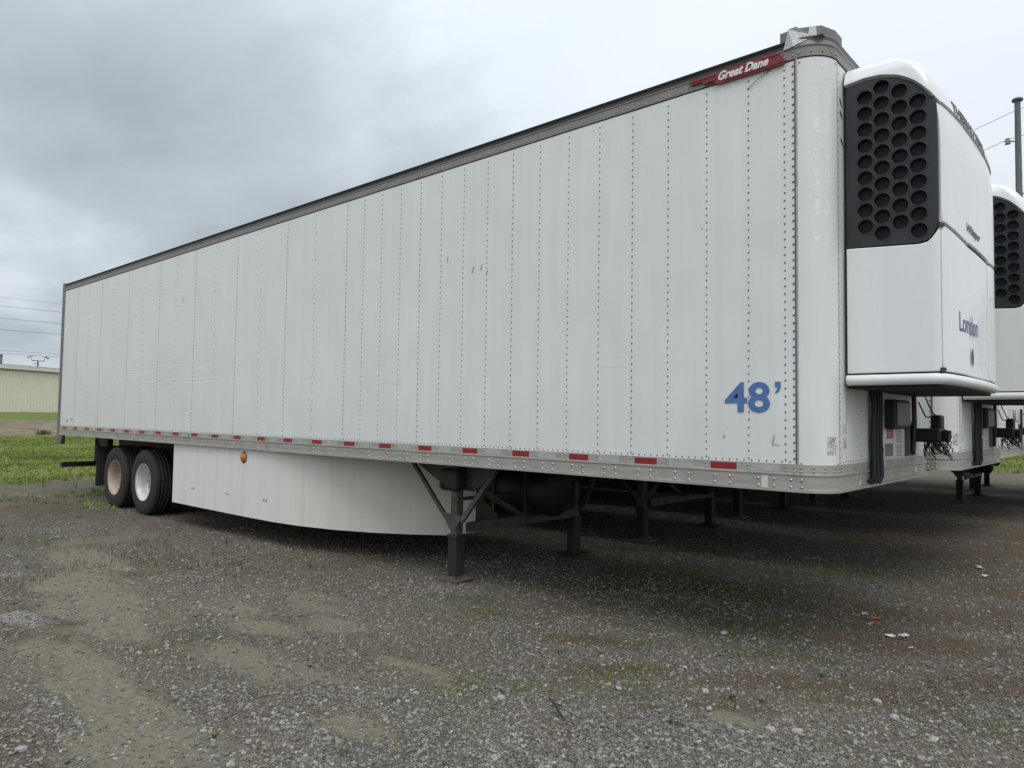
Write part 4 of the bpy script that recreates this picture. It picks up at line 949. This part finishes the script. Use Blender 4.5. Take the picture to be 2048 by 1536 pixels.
    mb = MB(); mb.box(0.0, 0.03, 1.76, 1.80, 1.35, 1.60); mb.box(0.0, 0.03, 1.90, 1.94, 1.35, 1.60); mb.box(0.0, 0.03, 1.76, 1.94, 1.59, 1.62); mb.box(0.0, 0.012, 1.80, 1.90, 1.36, 1.59); mb.build('connector_bracket', 'box_grey', T)
    mb = MB(); mb.box(0.02, 0.22, 1.90, 2.16, 1.46, 1.57, bev=0.02); mb.box(0.12, 0.20, 2.05, 2.18, 1.55, 1.68, bev=0.02); mb.tube([(0.22, 2.0, 1.52), (0.27, 2.0, 1.51)], 0.045, 12); mb.tube([(0.20, 2.12, 1.50), (0.25, 2.13, 1.48)], 0.035, 12); cb = mb.build('connector_block', 'chassis_black', T)
    mb = MB(); r = random.Random(3)
    for i in range(34):
        p = Vector((0.14+r.uniform(-0.06, 0.1), 2.02+r.uniform(-0.12, 0.16), 1.50)); pts = [p.copy()]
        for k in range(4): p = p+Vector((r.uniform(-0.025, 0.035), r.uniform(-0.035, 0.035), -r.uniform(0.01, 0.055))); pts.append(p.copy())
        mb.tube(pts, 0.0045, 4)
    mb.tube([(0.05, 1.83, 1.84), (0.05, 1.84, 1.62), (0.04, 1.83, 1.38)], 0.016, 6); mb.tube([(0.05, 1.87, 1.84), (0.05, 1.88, 1.60), (0.04, 1.86, 1.36)], 0.014, 6)
    mb.tube([(0.07, 1.90, 1.78), (0.10, 2.0, 1.66), (0.12, 2.1, 1.66), (0.14, 2.12, 1.68)], 0.006, 5); mb.tube([(0.07, 2.12, 1.84), (0.10, 2.10, 1.76), (0.12, 2.14, 1.70), (0.15, 2.12, 1.67)], 0.006, 5); mb.build('loose_cables', 'hose', T, True)
    build_unit(root)
    return root

def worn_mats():
    t = NT('worn_sticker'); P = t.pos(); n = t.noise(P, 95, 4, 0.7); b = t.noise(P, 22, 3)
    c = t.mix(t.rng(n, 0.44, 0.56), (0.70, 0.69, 0.64, 1), (0.17, 0.155, 0.125, 1)); c = t.mix(t.rng(b, 0.50, 0.62), c, (0.66, 0.67, 0.65, 1)); t.set(c, 0.6); M['worn'] = t.m
worn_mats()
simple('label_grey_light', (0.52, 0.53, 0.53), 0.5, 0, 0.1, 20)

main = build_trailer()
CH = {}
for o in bpy.data.objects:
    if o.parent: CH.setdefault(o.parent.name, []).append(o)
GR = 'refrigerated trailers parked side by side'
SK = ('size_marking', 'nameplate', 'loose_wire', 'small_marking', 'scuff_mark', 'side_skirt')
t2 = copy_tree(main, None, SK); t2.location = (0.06, 3.32, 0); t2['label'] = 'white refrigerated semi-trailer second in the row, black honeycomb grille partly hidden by the nearest unit'
t3 = copy_tree(main, None, SK+('refrigeration_unit', 'unit_number', 'hose_bundle', 'control_box', 'worn_sticker', 'front_panel')); t3.location = (-0.08, 6.5, 0); t3['label'] = 'third semi-trailer in the row, with ribbed bluish nose and bent grab handles'
mb = MB()
for i in range(25):
    y0 = RAD+0.088*i; mb.box(0.0 if i % 2 else -0.02, 0.018 if i % 2 else 0.0, y0, y0+0.088-(0.0 if i % 2 else 0.0), ZR-0.03, ZW)
mb.build('front_panel', 'panel', t3)['label'] = 'ribbed front wall'
for z in (1.38, 1.66):
    for yy in (0.95, 1.10):
        mb = MB(); mb.tube([(0.02, yy, z+0.16), (0.07, yy, z+0.155), (0.07, yy+0.01, z+0.05), (0.065, yy+0.05, z+0.01), (0.065, yy+0.20, z)], 0.012, 8); mb.build('grab_handle', 'rail_aluminium', t3)
t4 = copy_tree(main, None, SK); t4.location = (0.1, 9.45, 0); t4['label'] = 'fourth semi-trailer in the row, only its dark landing legs showing under the third'
t5 = copy_tree(main, None, SK); t5.location = (2.05, 12.25, 0); t5['label'] = 'fifth semi-trailer in the row, parked further forward, only its dark legs and underside showing'
t6 = copy_tree(main, None, SK); t6.location = (1.7, 15.6, 0); t6['label'] = 'farthest semi-trailer, added to block the bright grass beyond the other legs'  # added trailer, closes off the bright grass strip under the row

# ------------------------------------------------------------------ warehouse behind on the left
A = Vector((-91.0, 16.63, 1.5)); B = Vector((-94.5, 23.07, 1.45)); dd = (B-A).normalized(); dd.z = 0
nrm = Vector((dd.y, -dd.x, 0)); 
if nrm.dot(Vector((1, 0, 0))) < 0: nrm = -nrm
wh = thing('warehouse', 'long low cream metal-sided warehouse beyond the grass on the left', 'building', (A.x, A.y, 1.45), rz=math.atan2(dd.y, dd.x))
# local axes: x along the wall, y away from the camera
yin = 1 if Vector((-dd.y, dd.x, 0)).dot(nrm) < 0 else -1
mb = MB(); L0, L1 = -46, 62; x = L0; H = 4.75; row0 = []
while x < L1:
    for a, d in ((0, 0), (0.035, 0.045), (0.075, 0.045), (0.11, 0), (0.42, 0)): row0.append((x+a, -yin*d))
    x += 0.43
rows = [[Vector((a, b, z)) for a, b in row0] for z in (-0.6, H)]; mb.grid(rows, 0, False); mb.build('wall', 'siding', wh)
mb = MB(); mb.box(L0-0.2, L1+0.2, min(-yin*0.35, 0), max(-yin*0.35, 0), H-0.05, H+0.34); mb.build('gutter', 'fascia_white', wh)
mb = MB(); mb.box(L0-0.2, L1+0.2, min(-yin*0.30, -yin*0.06), max(-yin*0.30, -yin*0.06), H-0.10, H-0.052); mb.build('eave_shade_strip', 'label_ink', wh)  # solid ink-dark strip painting the shade beneath the gutter
mb = MB(); rr0 = [Vector((L0-0.2, -yin*0.33, H+0.345)), Vector((L1+0.2, -yin*0.33, H+0.345))]; rr1 = [Vector((L0-0.2, yin*14, H+1.1)), Vector((L1+0.2, yin*14, H+1.1))]; rr2 = [Vector((L0-0.2, yin*28, H+0.3)), Vector((L1+0.2, yin*28, H+0.3))]
mb.grid([rr0, rr1, rr2], 0, False)
for i in range(170): x = L0+i*0.64; mb.box(x-0.03, x+0.03, min(-yin*0.3, yin*1.2), max(-yin*0.3, yin*1.2), H+0.36, H+0.45)
mb.build('roof', 'roof_metal', wh)
mb = MB(); mb.box(L0, L1, min(yin*27.9, yin*28), max(yin*27.9, yin*28), -0.6, H+0.3); mb.box(L0, L0+0.1, min(0, yin*28), max(0, yin*28), -0.6, H+0.3); mb.box(L1-0.1, L1, min(0, yin*28), max(0, yin*28), -0.6, H+0.3); mb.build('back_wall', 'siding', wh)
# area lights above the roof line
fp = thing('floodlight_pole', 'small twin floodlight bracket standing above the warehouse roof', 'floodlight', (-98.6, 21.95, 1.5))
mb = MB(); mb.tube([(0, 0, 0), (0, 0, 6.15)], 0.09, 8); mb.tube([(0, -0.62, 6.15), (0, 0.62, 6.15)], 0.05, 6); mb.tube([(0, -0.62, 6.15), (0, -0.72, 6.43)], 0.04, 6); mb.tube([(0, 0.62, 6.15), (0, 0.72, 6.43)], 0.04, 6); mb.tube([(0, -0.5, 5.78), (0, 0.0, 5.78)], 0.04, 6); mb.build('pole', 'pole_steel', fp)
for sy in (-1, 1):
    mb = MB(); m4 = Matrix.Translation((0.1, sy*0.86, 6.6)) @ Matrix.Rotation(-sy*0.5, 4, 'X'); mb.box(-0.2, 0.2, -0.28, 0.28, -0.09, 0.09, 0, m4, 0.03); mb.build('lamp_head', 'roof_metal', fp)
fp2 = thing('lamp_post', 'dark lamp post with a short flat head above the warehouse roof at left edge', 'lamp post', (-98.8, 18.3, 1.5))
mb = MB(); mb.box(-0.1, 0.1, -0.1, 0.1, 0, 6.6); mb.build('pole', 'pole_steel', fp2); mb = MB(); mb.box(-0.2, 0.2, -0.52, 0.12, 6.5, 6.67, bev=0.03); mb.build('lamp_head', 'pole_steel', fp2)

# ------------------------------------------------------------------ utility pole and lines
px_, py_ = -3.80, 40.0
up = thing('utility_pole', 'tall grey steel utility pole rising behind the second trailer unit', 'utility pole', (px_, py_, 0.3))
mb = MB(); mb.tube([(0, 0, 0), (0, 0, 9), (0, 0, 18.0)], [0.19, 0.165, 0.135], 12); mb.lathe([(0.0, 0.0), (0.25, 0.0), (0.25, 0.10), (0.15, 0.16), (0, 0.16)], 14, (0, 0, 18.0), 'Z'); mb.build('pole', 'pole_steel', up)
for z, sx in ((15.9, 1), (13.15, -1)):
    mb = MB(); mb.lathe([(0.0, 0), (0.14, 0.02), (0.08, 0.10), (0.15, 0.16), (0.07, 0.24), (0.12, 0.30), (0.0, 0.34)], 12, (-0.42*sx, -0.25*sx, z-0.15), 'Z'); mb.bar((0, 0, z), (-0.42*sx, -0.25*sx, z), 0.07, 0.07); mb.build('insulator', 'roof_metal', up)
def wire(a, b, sag, label, r=0.022, grp='power lines across the sky'):
    a, b = Vector(a), Vector(b); pts = [a.lerp(b, t/14)-Vector((0, 0, 4*sag*(t/14)*(1-t/14))) for t in range(15)]
    mb = MB(); mb.tube(pts, r, 5); o = mb.build('power_line', 'wire'); tag(o, label, 'power line', grp)
for k, (z0, lab) in enumerate(((17.55, 'topmost power line reaching left from the steel pole top'), (16.0, 'middle power line tied to the upper insulator of the steel pole'), (13.25, 'lowest power line tied to the lower insulator of the steel pole'))):
    dx = -0.42 if k == 1 else 0.42 if k == 2 else 0; dy = -0.25 if k == 1 else 0.25 if k == 2 else 0
    wire((px_+dx, py_+dy, z0+0.3), (-50, 62, z0-1.6+0.3), 0.9, lab, 0.014)
    wire((px_+dx, py_+dy, z0+0.3), (48, 16, z0+0.8), 0.9, lab.replace('reaching left', 'reaching right').replace('power line tied', 'power line running right, tied'), 0.014)
for k, z in enumerate((21.9, 20.4, 18.25, 16.25, 12.2, 11.7)):
    wire((-150, -25, z+0.2), (-150, 110, z+0.2), 0.6 if k < 4 else 0.2, ['highest faint', 'second faint', 'third faint', 'fourth faint', 'upper one of two low', 'lower one of two low'][k]+' power line crossing the cloudy sky over the warehouse', 0.035 if k else 0.02)

# ------------------------------------------------------------------ litter, rocks, twig, small plants
def zg_(x, y): return float(terrain(np.array([x]), np.array([y]))[0]+relief(np.array([x]), np.array([y]))[0])
def scrap(x, y, s, seed, mat, label, cat='litter'):
    r = random.Random(seed); mb = MB(); n = 5
    rows = [[Vector(((i/(n-1)-0.5)*s*r.uniform(0.8, 1.2), (j/(n-1)-0.5)*s*0.55*r.uniform(0.8, 1.2), s*0.22*r.random())) for i in range(n)] for j in range(n)]
    mb.grid(rows, 0, False); o = mb.build('litter', mat); o.location = (x, y, zg_(x, y)+0.004); o.rotation_euler = (0, 0, r.uniform(0, 3)); tag(o, label, cat, 'scraps of litter on the gravel'); return o
scrap(0.11, 4.42, 0.10, 1, 'litter_white', 'white paper scrap lying on the gravel, right of the second trailer shadow')
scrap(-0.02, 4.91, 0.10, 2, 'litter_white', 'white curled scrap just beyond the flat white paper scrap')
scrap(-0.25, 1.84, 0.07, 3, 'litter_red', 'crumpled orange red wrapper on brown dry litter')
scrap(-0.36, 1.92, 0.07, 4, 'litter_white', 'small white scrap touching the orange red wrapper')
scrap(-0.30, 1.78, 0.08, 8, 'foot_steel', 'grey scrap beneath the orange red wrapper')
scrap(0.17, 1.19, 0.05, 5, 'litter_white', 'bright white scrap nearest the camera on brown litter')
scrap(0.06, 1.45, 0.09, 6, 'label_white', 'torn pale scrap between the wrapper and the nearest white scrap')
scrap(-0.02, 1.36, 0.07, 7, 'litter_white', 'thin white strip left of the torn pale scrap')
scrap(0.48, 4.4, 0.05, 9, 'litter_white', 'tiny white scrap at the right edge of the gravel')
mb = MB(); mb.tube([(-1.13, -1.33, 0), (-1.02, -1.40, 0.006), (-0.94, -1.47, 0.002), (-0.86, -1.52, 0.0)], [0.004, 0.006, 0.005, 0.003], 6); o = mb.build('stick', 'twig'); o.location.z = zg_(-1.0, -1.42)+0.012; tag(o, 'thin dark stick lying on pale gravel in the foreground', 'stick')
simple('rock_pale', (0.36, 0.355, 0.34), 0.85, 0, 0.25, 30, 0.5)
rocks = [(-1.75,-1.80,.022,'small cream coloured rock on the gravel in the middle foreground'), (-0.52,-0.60,.03,'grey rock cluster piece beside green weeds right of centre'), (-.02,-.86,.026,'round pale rock beside the sandy patch at lower right'), (.10,-.80,.04,'long grey rock slab half sunk by the sandy patch'), (-2.50,-3.60,.032,'pinkish pale rock at lower left on brown soil'), (-2.2,-3.78,.026,'pale rock at the bottom left corner'), (.28,-.05,.028,'flat pale rock on brown gravel at right'), (-.9,-.95,.026,'light grey rock in the fresh gravel strip'), (-1.35,-1.50,.032,'largest light rock in the pale gravel heap at centre'), (-.38,-.83,.024,'pale rock left of the round one at lower right'), (.42,-.25,.03,'grey stone slab near the right foreground edge'), (-3.4,-1.15,.02,'small dark rock on silty ground')]
for i, (x, y, s, lab) in enumerate(rocks):
    me_ = stone(100+i); me_.materials.clear(); me_.materials.append(M['rock_pale']); o = put('rock', me_); o.scale = (s*1.2, s, s*0.62); o.location = (x, y, zg_(x, y)+s*0.25); o.rotation_euler = (0, 0, i*1.7); tag(o, lab, 'rock', 'larger loose rocks')
def weed_mat():
    t = NT('weed_leaf'); n = t.noise(t.obj(), 6, 3); t.set(t.mix(t.rng(n, 0.3, 0.7), (0.035, 0.075, 0.018, 1), (0.09, 0.15, 0.04, 1)), 0.55); M['weed'] = t.m
weed_mat()
weeds = [(-.42,-1.16,.055,'brightest little green weed at bottom centre right'), (-.62,-1.02,.035,'small green weed left of the brightest one'), (-.35,-.62,.06,'spreading green weed among grey stones'), (-.22,-.52,.05,'low green weed behind the spreading one'), (-1.60,-.62,.05,'lone green weed in the middle of the gravel'), (-1.75,-1.95,.04,'tiny green weed near the bottom centre'), (-2.0,-2.9,.045,'small grassy weed at lower left centre'), (-1.4,-2.55,.04,'small grassy weed at bottom edge'), (-.1,.15,.05,'green weed on the edge of the brown litter'), (-2.0,-.7,.04,'faint green weed left of the lone weed')]
for i, (x, y, s, lab) in enumerate(weeds):
    t = thing('weed', lab, 'weed', (x, y, zg_(x, y)), 'small weeds in the gravel'); mb = tuft(i+50, 26, s*0.7, s*2.0, s*0.055); mb.build('leaves', 'weed', t)
bush = thing('weed', 'leafy green weed at the far edge of the dirt road by the warehouse grass', 'weed', (-44.5, 8.0, 0.3)); mb = tuft(77, 90, 0.38, 0.9, 0.02); mb.build('leaves', 'weed', bush)
